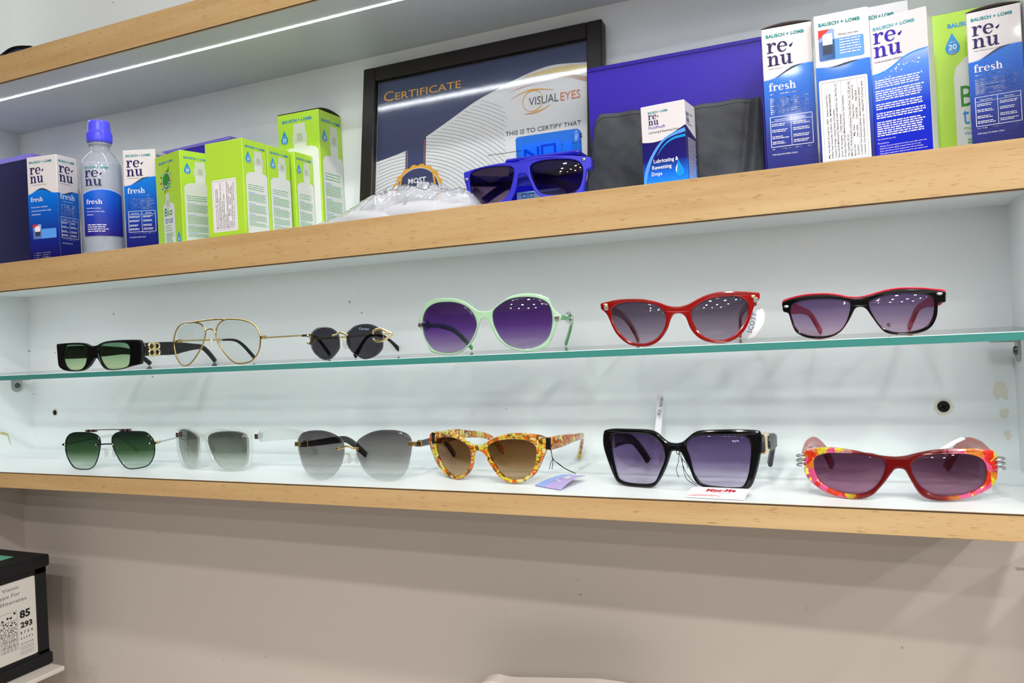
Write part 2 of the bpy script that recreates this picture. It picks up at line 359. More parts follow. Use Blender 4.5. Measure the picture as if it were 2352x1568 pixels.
GLASSES = {
'bb': dict(o=(-0.9243,0.0200,1.4225),yaw=4.0,c=1.25,
  outer=[(-74.2,37.1),(-70.5,38.3),(-50.5,38.7),(-30.3,38.4),(-17.1,37.2),(-9.1,34.4),(-3.0,32.8),(4.0,33.4),(12.6,36.4),(22.5,38.3),(38.3,38.9),(53.3,38.7),(66.3,38.1),(71.1,36.9),(72.8,33.6),(72.9,25.8),(71.5,9.1),(70.2,6.5),(64.5,5.2),(55.8,3.9),(43.8,1.1),(31.4,0.3),(20.3,0.9),(14.0,4.2),(9.3,9.6),(5.4,15.6),(2.1,16.8),(-1.4,15.9),(-6.2,10.8),(-11.9,5.7),(-21.4,1.3),(-34.9,0.3),(-51.3,1.1),(-64.2,3.6),(-71.8,8.5),(-73.5,16.7),(-74.2,27.6)],
  L=[(-53.9,36.1),(-40.4,36.3),(-24.7,35.5),(-16.4,33.6),(-13.1,28.2),(-13.3,20.3),(-16.1,11.1),(-21.1,5.3),(-28.9,2.4),(-40.8,2.0),(-52.1,4.0),(-59.3,8.9),(-62.5,16.4),(-62.9,25.9),(-60.1,33.2)],
  R=[(10.8,33.6),(20.8,35.7),(36.6,35.8),(48.6,34.8),(54.4,31.6),(56.4,25.3),(55.8,15.0),(53.9,7.2),(49.1,3.5),(40.8,1.9),(29.9,1.4),(20.4,2.3),(14.4,6.1),(9.5,12.9),(6.6,20.9),(6.8,28.7)]),
'avi': dict(o=(-0.7191,0.0200,1.4237),yaw=-3.0,c=1.25,
  outer=None,
  L=[(-76.4,35.9),(-70.9,44.6),(-61.2,51.1),(-48.2,53.2),(-34.1,53.0),(-22.8,51.2),(-14.9,46.6),(-12.3,40.9),(-13.5,33.7),(-17.3,26.5),(-25.4,16.9),(-37.7,6.2),(-48.3,0.8),(-57.9,0.3),(-66.5,3.6),(-73.9,11.9),(-77.2,22.0),(-78.2,29.7)],
  R=[(5.9,41.4),(10.0,47.8),(16.8,52.3),(24.7,54.0),(36.9,53.3),(49.9,51.2),(60.2,47.2),(67.4,40.9),(70.7,32.5),(70.5,24.2),(68.7,16.0),(64.2,8.6),(56.9,2.9),(45.4,0.3),(35.2,1.2),(26.3,5.7),(17.5,14.4),(11.6,23.0),(7.2,30.4),(5.3,36.6)]),
'rimless': dict(o=(-0.5261,0.0200,1.4248),yaw=-10.0,c=1.00,
  outer=None,
  L=[(-60.3,29.2),(-57.0,33.0),(-49.6,36.6),(-39.8,38.3),(-30.4,38.2),(-21.6,36.3),(-14.4,32.7),(-10.9,29.6),(-9.5,23.3),(-9.4,16.7),(-11.0,11.8),(-16.3,6.9),(-24.2,2.0),(-32.1,0.3),(-38.7,1.0),(-46.6,4.1),(-54.7,9.4),(-59.2,15.5),(-61.2,22.4)],
  R=[(3.3,29.5),(8.2,33.0),(15.2,36.8),(23.0,38.6),(31.6,38.9),(39.9,37.7),(46.9,35.0),(51.7,31.9),(53.5,29.1),(54.6,22.6),(54.1,14.7),(52.4,9.9),(47.1,5.3),(39.7,1.9),(31.2,0.3),(24.9,0.9),(17.5,4.5),(9.9,8.7),(5.7,13.8),(3.2,19.6),(3.0,24.6)]),
'green': dict(o=(-0.3487,0.0180,1.4258),yaw=12.0,c=1.75,
  outer=[(-74.6,37.4),(-73.5,41.2),(-70.5,45.7),(-68.0,51.0),(-66.5,54.4),(-62.3,57.2),(-54.4,59.3),(-45.0,59.6),(-35.9,58.9),(-27.0,57.0),(-19.1,53.1),(-12.9,48.6),(-7.6,44.9),(-3.7,43.7),(1.0,43.3),(5.7,44.2),(10.5,47.3),(16.8,51.9),(23.9,56.0),(31.6,58.6),(39.8,59.3),(48.0,59.0),(56.1,57.5),(62.5,54.7),(65.4,52.7),(67.3,47.3),(70.0,41.9),(72.7,38.8),(76.2,35.6),(76.8,32.9),(75.2,30.4),(72.2,28.3),(70.9,24.6),(68.8,18.7),(66.3,12.8),(63.1,6.2),(60.0,4.1),(53.3,2.2),(45.8,0.5),(38.4,0.6),(30.2,2.2),(22.1,5.6),(16.2,10.1),(11.9,14.8),(8.3,21.0),(5.6,27.2),(3.5,32.6),(1.3,35.7),(-0.9,36.6),(-3.7,36.0),(-6.2,33.1),(-8.1,27.9),(-10.8,21.2),(-14.7,14.5),(-19.8,8.7),(-26.6,3.6),(-34.9,0.5),(-43.3,0.3),(-53.3,2.0),(-61.0,4.2),(-64.3,8.2),(-67.4,15.3),(-70.5,23.2),(-72.8,28.7),(-74.4,32.7)],
  L=[(-64.6,49.2),(-59.1,52.8),(-51.2,55.0),(-41.9,55.2),(-32.8,54.3),(-24.0,51.5),(-17.0,46.9),(-12.5,41.0),(-10.1,34.8),(-9.8,28.7),(-12.0,21.2),(-15.9,14.6),(-21.4,8.8),(-28.1,4.8),(-36.5,2.7),(-44.8,2.7),(-53.2,4.3),(-59.9,7.6),(-64.8,13.6),(-68.4,20.7),(-70.2,28.6),(-70.2,36.4),(-68.4,43.3)],
  R=[(10.3,45.1),(15.9,49.3),(23.7,53.4),(32.1,55.3),(41.1,55.6),(50.0,54.8),(58.0,52.3),(63.7,48.3),(66.3,42.9),(67.5,36.0),(67.2,27.8),(65.6,20.4),(62.7,13.7),(58.0,8.7),(51.2,5.0),(43.0,3.1),(35.5,3.3),(27.4,5.4),(20.7,9.1),(15.0,15.4),(10.8,23.2),(8.1,30.8),(7.5,37.7),(8.3,42.1)]),
'red': dict(o=(-0.1501,0.0180,1.4270),yaw=10.0,c=2.00,
  outer=[(-73.4,42.7),(-68.3,43.8),(-59.8,45.2),(-50.0,45.5),(-39.7,45.1),(-30.9,44.1),(-23.1,42.2),(-16.8,40.0),(-12.6,38.0),(-8.4,36.5),(-4.2,35.8),(0.7,35.7),(5.7,36.6),(10.0,38.1),(15.7,41.0),(22.8,44.2),(31.2,46.2),(40.2,47.1),(49.2,47.0),(58.1,46.1),(67.1,45.0),(71.9,44.2),(72.3,40.8),(71.6,38.7),(68.7,36.0),(66.4,31.2),(63.9,24.2),(60.8,16.6),(56.3,9.7),(50.5,4.4),(43.4,1.2),(35.8,0.3),(28.9,0.8),(21.4,3.0),(15.3,6.8),(10.7,12.1),(8.2,17.2),(6.7,22.2),(5.1,25.9),(2.5,28.5),(-1.0,29.4),(-4.5,28.9),(-6.8,26.5),(-8.8,22.3),(-11.2,16.0),(-14.7,10.4),(-19.2,5.6),(-24.4,2.2),(-30.3,0.4),(-36.9,0.3),(-43.4,1.1),(-50.0,3.9),(-55.7,8.6),(-60.0,13.9),(-63.1,19.9),(-65.4,25.9),(-67.8,31.6),(-70.7,35.1),(-73.3,37.5),(-73.8,40.5)],
  L=[(-63.0,36.1),(-60.1,39.3),(-54.7,41.2),(-47.2,42.0),(-39.1,41.7),(-30.4,40.7),(-22.6,38.5),(-17.0,35.3),(-13.6,31.2),(-12.4,25.4),(-13.1,20.4),(-15.5,14.8),(-19.8,9.2),(-25.0,5.5),(-31.6,3.4),(-38.2,3.5),(-44.7,4.8),(-50.5,8.3),(-55.5,13.3),(-59.6,19.8),(-62.3,26.5),(-63.5,32.5)],
  R=[(10.6,30.6),(14.7,34.6),(21.1,38.6),(29.6,41.1),(38.6,42.2),(46.9,42.3),(53.7,41.2),(58.4,38.7),(61.0,35.0),(61.5,30.7),(60.1,24.4),(56.7,17.5),(52.2,11.4),(46.5,6.4),(40.1,3.8),(33.9,3.3),(27.0,4.5),(20.9,7.6),(15.7,13.2),(12.5,19.1),(10.7,24.9)]),
'way': dict(o=(0.0030,0.0180,1.4278),yaw=-1.0,c=2.25,
  outer=[(-63.5,33.2),(-57.8,35.3),(-50.2,36.9),(-41.5,37.8),(-33.0,37.8),(-24.0,37.2),(-16.4,35.7),(-10.2,33.9),(-4.0,33.0),(1.5,33.2),(7.7,34.5),(13.9,36.1),(21.2,37.6),(30.2,38.4),(39.7,38.1),(48.6,37.2),(57.3,35.7),(64.0,34.3),(64.1,30.4),(63.8,26.5),(61.6,25.7),(58.6,25.2),(57.9,22.0),(57.3,16.8),(55.6,11.6),(53.0,7.2),(49.3,4.1),(43.9,2.1),(37.4,1.1),(30.2,1.0),(23.7,1.6),(18.3,3.3),(14.9,6.5),(12.0,10.6),(9.2,15.4),(6.4,20.2),(4.1,23.7),(1.8,25.3),(-1.3,25.7),(-3.8,24.8),(-6.1,21.6),(-9.2,15.7),(-12.6,10.5),(-16.6,5.9),(-21.9,2.4),(-28.3,0.6),(-35.5,0.3),(-42.7,1.1),(-48.5,3.4),(-53.1,6.7),(-55.6,11.7),(-57.3,18.1),(-58.7,23.1),(-60.4,24.2),(-63.1,25.4),(-63.6,29.0)],
  L=[(-56.5,27.2),(-54.6,30.5),(-50.4,32.7),(-43.0,34.1),(-34.4,34.4),(-25.4,34.0),(-17.2,32.9),(-11.0,31.4),(-8.2,29.8),(-7.9,26.4),(-9.3,20.4),(-11.8,13.8),(-15.2,8.5),(-19.8,5.0),(-25.7,2.9),(-32.1,2.3),(-38.6,2.8),(-45.2,4.3),(-50.4,7.3),(-53.5,11.6),(-55.6,18.0),(-56.7,23.0)],
  R=[(6.5,27.6),(6.8,29.2),(10.0,31.0),(15.5,33.0),(22.8,34.5),(31.3,35.1),(39.6,34.7),(46.6,33.6),(51.8,31.8),(54.7,29.0),(55.3,24.7),(54.8,18.9),(53.3,13.7),(50.8,9.3),(46.5,5.9),(40.5,3.9),(33.3,3.0),(27.3,3.1),(21.4,4.5),(16.7,7.4),(12.7,11.9),(9.4,18.1),(7.2,23.5)]),
'greenavi': dict(o=(-0.9201,0.0300,1.2901),yaw=10.0,c=1.00,
  outer=None,
  L=[(-74.2,36.4),(-71.4,42.3),(-65.8,47.0),(-57.6,49.2),(-46.4,49.6),(-34.5,49.2),(-26.1,48.3),(-18.9,46.0),(-15.1,42.1),(-13.6,36.3),(-14.6,29.6),(-16.8,21.2),(-20.4,12.8),(-24.4,6.1),(-28.8,2.8),(-35.3,0.6),(-46.2,0.3),(-55.0,0.9),(-61.7,3.3),(-68.2,10.0),(-73.0,18.5),(-75.1,27.8)],
  R=[(4.7,40.2),(7.4,45.1),(12.9,48.3),(21.4,49.4),(32.6,49.5),(43.5,49.2),(51.5,48.5),(56.7,46.7),(61.7,41.9),(64.9,36.9),(66.1,31.0),(65.9,23.6),(64.3,16.2),(60.9,9.7),(56.3,4.9),(50.9,2.6),(42.7,1.2),(33.6,0.5),(26.3,1.3),(20.9,4.9),(14.7,12.5),(9.5,21.8),(5.6,31.0)]),
'clear': dict(o=(-0.7617,0.0466,1.2901),yaw=-2.0,c=3.25,
  outer=[(-79.3,49.1),(-61.4,52.4),(-42.8,52.7),(-28.0,51.0),(-17.8,48.2),(-10.6,46.9),(-3.8,47.8),(4.9,50.6),(16.8,52.5),(30.2,52.7),(42.6,52.1),(51.8,50.2),(57.7,48.1),(60.8,44.2),(60.7,35.0),(59.9,24.4),(58.6,13.8),(56.9,7.8),(53.4,4.1),(46.3,1.3),(36.6,0.3),(24.7,0.7),(15.7,3.0),(9.2,7.5),(3.6,15.1),(-1.1,23.4),(-4.4,31.1),(-6.9,35.7),(-10.8,37.1),(-14.4,35.5),(-16.8,29.2),(-18.1,19.7),(-20.7,11.0),(-25.1,5.3),(-33.8,1.2),(-44.9,0.3),(-57.4,2.3),(-68.7,7.1),(-77.7,16.7),(-83.2,28.3),(-83.7,38.9)],
  L=[(-70.1,47.4),(-58.6,49.8),(-44.8,50.0),(-32.5,47.7),(-23.2,44.1),(-19.8,40.7),(-20.1,34.5),(-22.2,24.2),(-25.0,14.7),(-29.0,7.4),(-35.1,3.9),(-44.6,2.7),(-55.1,4.9),(-63.6,10.9),(-71.7,20.6),(-76.0,31.5),(-75.0,41.3)],
  R=[(0.3,43.6),(5.7,46.7),(14.6,48.8),(25.7,49.5),(37.6,49.3),(46.3,48.1),(52.0,45.7),(54.6,41.4),(55.2,34.5),(54.7,24.6),(53.9,15.5),(52.1,9.5),(48.1,5.0),(40.8,2.8),(31.7,2.3),(23.1,3.4),(15.9,6.8),(9.6,13.6),(4.1,22.8),(0.0,32.0),(-1.2,38.1)]),
'brownrim': dict(o=(-0.5211,0.0184,1.2901),yaw=6.0,c=1.50,
  outer=None,
  L=[(-76.0,43.7),(-73.6,48.8),(-68.0,53.3),(-59.3,55.7),(-49.2,56.5),(-38.5,56.2),(-28.3,54.1),(-20.2,50.7),(-14.6,46.8),(-11.6,41.9),(-11.2,36.3),(-12.5,27.9),(-15.3,20.1),(-19.9,13.1),(-26.1,6.6),(-34.0,2.2),(-41.9,0.6),(-50.0,0.7),(-58.1,3.0),(-65.2,8.1),(-70.5,15.8),(-73.8,25.0),(-75.8,35.0)],
  R=[(5.5,43.9),(9.2,47.4),(15.5,51.1),(24.0,54.5),(32.9,56.0),(42.3,56.2),(51.5,55.5),(59.8,53.2),(65.2,49.9),(67.9,45.3),(68.5,39.8),(67.4,32.3),(65.3,23.4),(62.8,14.6),(58.9,7.8),(53.8,3.1),(47.3,0.9),(40.1,0.3),(32.9,0.9),(25.6,2.5),(19.1,6.4),(12.6,12.6),(7.7,21.0),(4.7,30.0),(3.8,37.7)]),
'floral': dict(o=(-0.3687,0.0373,1.2901),yaw=-10.0,c=2.00,
  outer=[(-84.9,44.7),(-78.2,48.7),(-64.6,51.0),(-50.9,51.5),(-39.6,49.6),(-30.2,46.0),(-21.3,42.3),(-12.6,39.8),(-6.3,39.3),(1.1,40.8),(8.3,44.4),(15.3,47.4),(22.0,50.0),(31.3,52.2),(42.0,52.9),(52.2,52.6),(62.0,51.6),(69.2,50.0),(73.0,47.2),(73.3,41.3),(72.0,35.0),(69.8,30.3),(67.1,24.7),(63.5,17.6),(59.1,11.2),(53.1,6.3),(45.3,2.9),(36.5,1.3),(29.4,1.9),(22.2,5.2),(15.9,10.6),(10.5,16.8),(6.0,23.1),(3.3,28.7),(-0.5,31.7),(-5.6,33.1),(-9.4,32.1),(-12.8,28.6),(-13.1,24.5),(-14.9,17.8),(-18.9,10.8),(-24.3,5.9),(-31.0,1.9),(-39.5,0.3),(-48.3,0.7),(-57.4,3.1),(-65.3,8.3),(-72.9,14.4),(-78.3,21.7),(-83.2,28.2),(-85.4,35.9)],
  L=[(-71.3,40.6),(-63.8,43.6),(-54.1,44.9),(-43.7,45.0),(-33.9,43.6),(-24.8,40.4),(-18.9,36.6),(-16.3,30.9),(-16.4,24.3),(-18.5,17.5),(-23.4,11.3),(-29.5,6.7),(-38.0,4.0),(-46.8,4.2),(-54.4,6.9),(-62.2,12.1),(-68.7,20.1),(-72.4,28.4),(-72.9,35.3)],
  R=[(6.4,37.8),(11.0,41.2),(18.9,44.3),(28.3,45.9),(39.0,46.5),(49.3,45.9),(56.7,43.7),(61.1,40.5),(62.4,35.0),(61.6,27.9),(59.6,20.7),(56.0,14.3),(50.7,9.1),(43.7,5.9),(36.7,4.9),(29.6,5.9),(22.5,9.3),(17.1,14.7),(11.9,22.5),(7.4,29.7),(5.7,34.5)]),
'square': dict(o=(-0.1621,0.0350,1.2901),yaw=-2.0,c=2.50,
  outer=[(-78.2,52.0),(-75.1,54.2),(-65.2,56.0),(-52.1,56.5),(-39.6,56.7),(-29.2,56.6),(-22.6,55.5),(-17.8,52.9),(-13.1,48.7),(-8.5,45.4),(-3.8,44.3),(0.9,44.4),(5.7,46.0),(10.5,49.9),(15.2,53.7),(20.6,56.0),(28.8,56.7),(40.4,56.9),(51.8,56.8),(63.0,56.2),(71.3,55.3),(74.4,54.0),(75.6,49.9),(75.2,42.4),(74.1,33.4),(71.9,23.8),(69.0,14.1),(66.2,6.7),(63.6,3.0),(59.7,1.2),(54.7,0.3),(46.3,1.2),(36.3,2.2),(26.8,3.2),(20.2,5.0),(16.7,8.3),(13.2,14.4),(9.8,21.9),(7.0,28.0),(4.6,33.3),(2.4,36.0),(-1.8,36.9),(-5.4,36.2),(-7.2,32.2),(-9.5,26.0),(-13.1,18.1),(-17.6,10.1),(-22.1,4.4),(-25.5,1.8),(-30.6,0.8),(-41.0,0.4),(-52.6,0.3),(-60.9,1.5),(-65.5,3.8),(-69.0,9.1),(-72.5,16.9),(-75.9,25.5),(-78.8,34.3),(-79.9,42.4)],
  L=[(-68.5,48.9),(-63.6,50.9),(-52.4,51.9),(-39.8,52.3),(-29.5,51.7),(-22.9,49.6),(-17.4,45.1),(-13.6,39.0),(-12.4,32.1),(-13.9,25.8),(-17.2,18.7),(-20.9,11.4),(-24.4,6.5),(-30.5,4.2),(-39.1,3.5),(-49.7,3.6),(-58.8,4.5),(-63.4,7.3),(-65.8,14.3),(-68.1,23.8),(-69.5,33.4),(-69.9,42.4)],
  R=[(8.6,43.4),(11.1,47.2),(16.6,50.3),(24.8,51.7),(35.8,51.9),(47.3,51.5),(57.2,50.7),(62.7,48.8),(65.3,44.3),(65.9,36.7),(64.7,26.3),(62.9,16.6),(60.0,8.4),(56.3,3.9),(49.2,3.3),(39.2,3.7),(28.4,4.7),(21.1,6.5),(16.8,10.6),(14.1,17.4),(12.3,26.6),(10.4,34.2),(8.8,38.8)]),
'redfloral': dict(o=(0.0262,0.0224,1.2901),yaw=2.0,c=2.25,
  outer=[(-74.4,38.3),(-71.3,41.2),(-62.8,42.9),(-53.6,43.6),(-43.8,43.1),(-34.1,41.8),(-24.7,39.9),(-16.1,38.4),(-8.3,37.5),(-1.4,37.3),(5.6,38.2),(14.1,40.5),(24.2,42.6),(34.9,43.5),(47.0,43.6),(57.7,43.3),(66.8,42.2),(71.3,40.6),(73.1,37.1),(73.1,30.5),(72.9,22.2),(71.7,17.2),(68.4,12.4),(62.8,8.4),(55.8,5.3),(47.3,3.0),(38.1,1.4),(30.5,1.0),(23.0,1.8),(17.0,4.2),(12.6,8.8),(9.1,15.5),(6.3,21.4),(3.9,26.0),(0.5,27.4),(-3.4,26.7),(-6.7,22.8),(-10.9,16.7),(-15.9,10.5),(-20.8,5.1),(-27.3,1.7),(-35.4,0.3),(-44.2,0.5),(-53.1,2.4),(-61.2,5.7),(-67.7,10.1),(-72.6,15.0),(-75.1,19.7),(-75.5,26.0),(-75.1,33.3)],
  L=[(-66.7,32.1),(-63.1,35.9),(-57.1,38.1),(-48.0,39.0),(-38.3,39.0),(-28.7,38.7),(-20.1,37.9),(-13.9,35.9),(-11.3,33.0),(-11.0,27.8),(-13.0,20.9),(-17.3,13.9),(-23.0,8.4),(-30.3,5.2),(-39.2,4.4),(-47.2,5.6),(-55.3,8.5),(-61.7,12.8),(-65.6,18.7),(-67.2,25.8)],
  R=[(8.6,28.2),(10.7,33.3),(15.5,36.7),(23.2,38.6),(32.4,39.3),(42.3,39.4),(51.4,38.8),(58.1,36.9),(62.5,33.4),(64.6,28.3),(64.6,21.7),(62.4,15.1),(57.6,10.7),(50.6,7.5),(42.1,5.5),(33.8,5.2),(25.5,6.4),(18.8,9.7),(13.7,14.7),(10.2,21.5)]),
'blue': dict(o=(-0.3020,0.0280,1.5747),yaw=3.0,c=1.75,
  outer=[(-69.8,41.6),(-67.7,41.7),(-60.0,42.8),(-47.1,43.9),(-32.9,44.5),(-20.1,44.3),(-7.8,43.1),(-3.7,44.1),(0.4,44.7),(8.4,45.6),(19.3,45.8),(32.9,45.1),(47.6,43.7),(60.6,41.8),(65.9,40.9),(68.3,39.0),(68.2,30.6),(65.7,29.3),(63.5,28.0),(62.5,22.2),(61.0,15.0),(58.9,7.8),(56.5,4.3),(52.8,2.0),(45.5,1.5),(35.1,2.0),(24.7,3.7),(17.1,5.9),(12.7,9.0),(9.1,14.6),(6.3,21.6),(3.5,27.9),(1.2,30.4),(-1.9,31.5),(-5.2,31.1),(-7.0,27.6),(-8.5,21.7),(-11.0,14.5),(-14.6,8.1),(-19.9,3.4),(-26.8,0.8),(-35.4,0.3),(-46.0,1.6),(-55.9,3.9),(-61.2,7.3),(-64.6,14.4),(-67.0,22.5),(-68.5,29.0),(-69.7,32.3),(-70.1,36.2)],
  L=[(-62.2,38.1),(-58.2,41.0),(-50.8,42.2),(-40.0,42.5),(-27.9,41.9),(-17.8,40.6),(-12.5,38.8),(-10.6,35.5),(-11.4,29.6),(-13.4,22.3),(-16.8,14.4),(-21.2,8.9),(-27.4,5.8),(-35.2,4.5),(-44.9,4.9),(-53.9,6.0),(-59.3,8.3),(-61.7,14.8),(-62.9,23.5),(-63.4,31.3)],
  R=[(6.6,35.7),(9.2,39.2),(15.1,41.1),(25.2,41.9),(37.2,41.4),(47.4,40.3),(54.6,37.9),(58.7,33.9),(59.9,28.3),(59.2,21.0),(57.0,13.8),(53.1,8.3),(47.2,5.8),(38.3,5.4),(27.1,6.5),(18.0,8.4),(13.6,12.6),(10.1,19.7),(7.4,27.4)]),
}
# ------------------------------------------------------------------ plain materials
for a in [('black_gloss', (9, 10, 13), 0.12, 0, 0, 1.5, 0.15), ('black_matte', (22, 23, 26), 0.5), ('charcoal', (60, 61, 66), 0.35),
          ('gold', (206, 176, 112), 0.25, 1.0), ('pale_gold', (236, 214, 160), 0.25, 1.0), ('silver', (215, 215, 215), 0.22, 1.0),
          ('gunmetal', (86, 92, 96), 0.3, 1.0), ('dark_metal', (30, 40, 40), 0.3, 0.8), ('steel', (175, 175, 172), 0.35, 1.0),
          ('red_gloss', (136, 13, 11), 0.14, 0, 0, 1.5, 0.5), ('pink_red', (204, 50, 68), 0.3), ('rose_translucent', (206, 120, 120), 0.3),
          ('blue_matte', (52, 52, 198), 0.42), ('navy_hinge', (40, 30, 120), 0.4),
          ('print_white', (240, 236, 240), 0.5), ('white_card', (226, 221, 224), 0.3, 0, 0, 1.45, 0.12), ('bright_card', (246, 246, 250), 0.3),
          ('teal_ink', (28, 148, 150), 0.5), ('pale_teal_ink', (96, 176, 190), 0.5), ('navy_ink', (42, 30, 92), 0.5), ('violet_ink', (58, 38, 172), 0.5),
          ('grey_ink', (96, 96, 104), 0.5), ('black_ink', (28, 28, 32), 0.5), ('deep_wave', (52, 62, 88), 0.4), ('pale_wave', (186, 196, 236), 0.4),
          ('azure', (92, 158, 244), 0.4), ('sky_panel', (142, 172, 240), 0.35), ('drop_blue', (26, 146, 220), 0.35), ('red_ink', (214, 50, 34), 0.4),
          ('lime_card', (178, 222, 66), 0.3, 0, 0, 1.45, 0.2), ('lime_shade', (160, 204, 44), 0.35), ('bottle_print', (222, 226, 222), 0.4), ('cap_print', (206, 214, 200), 0.4), ('cap_shadow_print', (180, 194, 172), 0.4),
          ('green_ink', (96, 176, 120), 0.5), ('leaf_green', (46, 140, 44), 0.4), ('blue_green_ink', (60, 130, 190), 0.5),
          ('sticker_paper', (236, 234, 238), 0.5), ('purple_card', (48, 28, 158), 0.4), ('purple_edge', (122, 112, 206), 0.35), ('navy_card', (12, 8, 66), 0.5),
          ('cardboard_inside', (108, 100, 98), 0.8), ('cap_blue', (84, 84, 240), 0.25), ('frame_black', (30, 25, 23), 0.4), ('cert_navy', (48, 60, 104), 0.45),
          ('cert_white', (232, 232, 236), 0.5), ('cert_gold', (236, 170, 48), 0.4), ('cert_pale_gold', (232, 208, 130), 0.45), ('cert_tan', (196, 168, 150), 0.45), ('cert_grey', (170, 174, 180), 0.5), ('orange_ink', (226, 132, 96), 0.45), ('slate_ink', (66, 86, 100), 0.5),
          ('tag_lilac', (178, 160, 214), 0.3), ('tag_blue', (134, 164, 230), 0.3), ('crimson_ink', (190, 30, 50), 0.5), ('blush_ink', (232, 170, 176), 0.5),
          ('string_black', (14, 14, 16), 0.7), ('plate_white', (210, 204, 196), 0.4), ('chart_paper', (212, 208, 202), 0.3), ('mint_panel', (96, 186, 150), 0.4),
          ('ceiling_white', (236, 236, 232), 0.7), ('floor_tile', (206, 200, 192), 0.25), ('shop_wall', (88, 70, 58), 0.6), ('cream_vinyl', (206, 194, 188), 0.5),
          ('teal_glass_edge', (66, 136, 130), 0.2, 0, 0, 1.45, 0.3), ('chamfer_glass', (196, 214, 212), 0.15), ('bubble_black', (8, 8, 14), 0.25), ('deep_violet', (48, 30, 120), 0.3), ('seam_dark', (60, 50, 38), 0.8), ('residue', (216, 212, 198), 0.7), ('hole_dark', (24, 22, 20), 0.8), ('straw_stain', (196, 196, 140), 0.7), ('case_print', (30, 96, 224), 0.3), ('card_blue', (170, 214, 255), 0.4)]:
    P(*a)
gradient('renu_blue', [(0.0, (24, 16, 92)), (0.35, (24, 44, 140)), (0.75, (10, 100, 208)), (1.0, (20, 126, 228))], 0.0, 0.098)
gradient('renu_mp_blue', [(0.0, (16, 14, 176)), (0.5, (16, 52, 200)), (0.85, (96, 150, 236)), (1.0, (190, 208, 246))], 0.0, 0.10)
gradient('label_blue', [(0.0, (40, 28, 130)), (0.5, (26, 60, 176)), (1.0, (14, 96, 216))], 0.024, 0.082)
gradient('drops_navy', [(0.0, (40, 160, 250)), (0.28, (26, 110, 226)), (0.5, (30, 24, 112)), (1.0, (26, 20, 92))], 0.0, 0.062)
sheer('glass_pane', (248, 252, 251), 0.02, 0.03, 0.9)
sheer('clear_plastic', (236, 242, 242), 0.22, 0.06, 1.1)
sheer('bottle_plastic', (240, 244, 249), 0.26, 0.10, 1.2, (240, 243, 249))
sheer('bottle_liquid', (226, 232, 242), 0.45, 0.2, 0.3, (224, 231, 242))
sheer('mint_acetate', (176, 234, 184), 0.60, 0.08, 1.4, (204, 236, 208))
sheer('mint_deep', (90, 200, 110), 0.45, 0.08, 1.2, (96, 206, 118))
sheer('crystal', (246, 248, 247), 0.20, 0.08, 1.2, (236, 241, 239))
sheer('polybag', (250, 251, 253), 0.42, 0.14, 1.6, (240, 243, 250))
sheer('blue_shell', (120, 190, 255), 0.10, 0.08, 1.0, (40, 130, 250))
sheer('blue_base', (40, 50, 230), 0.55, 0.08, 1.2, (34, 36, 214))
sheer('frame_glazing', (252, 253, 253), 0.0, 0.20, 1.3)
sheer('nose_pad', (240, 240, 236), 0.3, 0.1, 1.2)
emit('led_white', (246, 250, 255), LED_STRENGTH); emit('led_white_low', (246, 250, 255), LED2_STRENGTH)
blotches('floral_acetate', [(214, 140, 36), (206, 196, 62), (214, 104, 24), (104, 72, 26), (210, 204, 140), (196, 76, 22), (196, 186, 52), (150, 96, 34)], 230.0)
blotches('carnival_acetate', [(214, 84, 130), (206, 58, 28), (214, 196, 52), (226, 166, 176), (206, 120, 40), (214, 44, 36), (236, 226, 90)], 130.0, redcentre=(0.030, 0.046, (98, 8, 11)))
def leather():
    m = P('black_leather', (58, 60, 66), 0.5); t = m.node_tree; b = t.nodes['Principled BSDF']
    h = noise(t, coords(t, (1, 1, 1)), 900.0, 3.0); bump(t, b, h, 0.5, 0.0006)
    n = noise(t, coords(t, (1, 1, 1)), 14.0, 3.0); r = ramp(t, [(0.35, lin((44, 46, 52))), (0.7, lin((74, 77, 84)))]); t.links.new(n, r.inputs[0]); t.links.new(r.outputs[0], b.inputs['Base Color'])
leather()
def varnish(name):
    m = MATS[name]; t = m.node_tree; b = t.nodes['Principled BSDF']
    h = noise(t, coords(t, (1, 1, 1)), 700.0, 2.0); bump(t, b, h, 0.18, 0.0004)
for k in ('white_card', 'renu_blue', 'renu_mp_blue'): varnish(k)

# ------------------------------------------------------------------ the cabinet and the room around it
YB = D+0.016
struct(box('wall_back', (XL-0.02, D, ZC_B+0.002), (XR+0.02, YB, 2.35), 'white_laminate'))
struct(box('wall_left', (XL-0.018, -0.004, ZC_T), (XL, D, 2.35), 'white_laminate'))
struct(box('wall_right', (XR, -0.004, ZC_T), (XR+0.018, D, 2.35), 'white_laminate'))
struct(box('wall_back_lower', (-1.3185, D, 0.0), (0.62, YB, ZC_B+0.002), 'beige_paint'))
struct(box('wall_left_lower', (-1.34, -0.02, 0.0), (-1.3185, YB, ZC_B-0.0005), 'beige_paint'))
struct(box('wall_right_lower', (0.215, -0.02, 0.0), (0.24, D, ZC_B-0.0005), 'beige_paint'))
struct(box('floor', (-3.2, -5.6, -0.05), (2.9, 0.6, 0.0), 'floor_tile'))
struct(box('ceiling', (-3.2, -5.6, CEIL), (2.9, 0.6, CEIL+0.05), 'ceiling_white'))
struct(box('wall_far_left', (-3.2, -5.6, 0.0), (-3.15, 0.6, CEIL), 'shop_wall'))
struct(box('wall_far_right', (2.85, -5.6, 0.0), (2.9, 0.6, CEIL), 'shop_wall'))
struct(box('wall_far', (-3.2, -5.65, 0.0), (2.9, -5.6, CEIL), 'shop_wall'))
struct(box('wall_beside_left', (-3.15, 0.19, 0.0), (XL-0.03, 0.24, CEIL), 'shop_wall'))
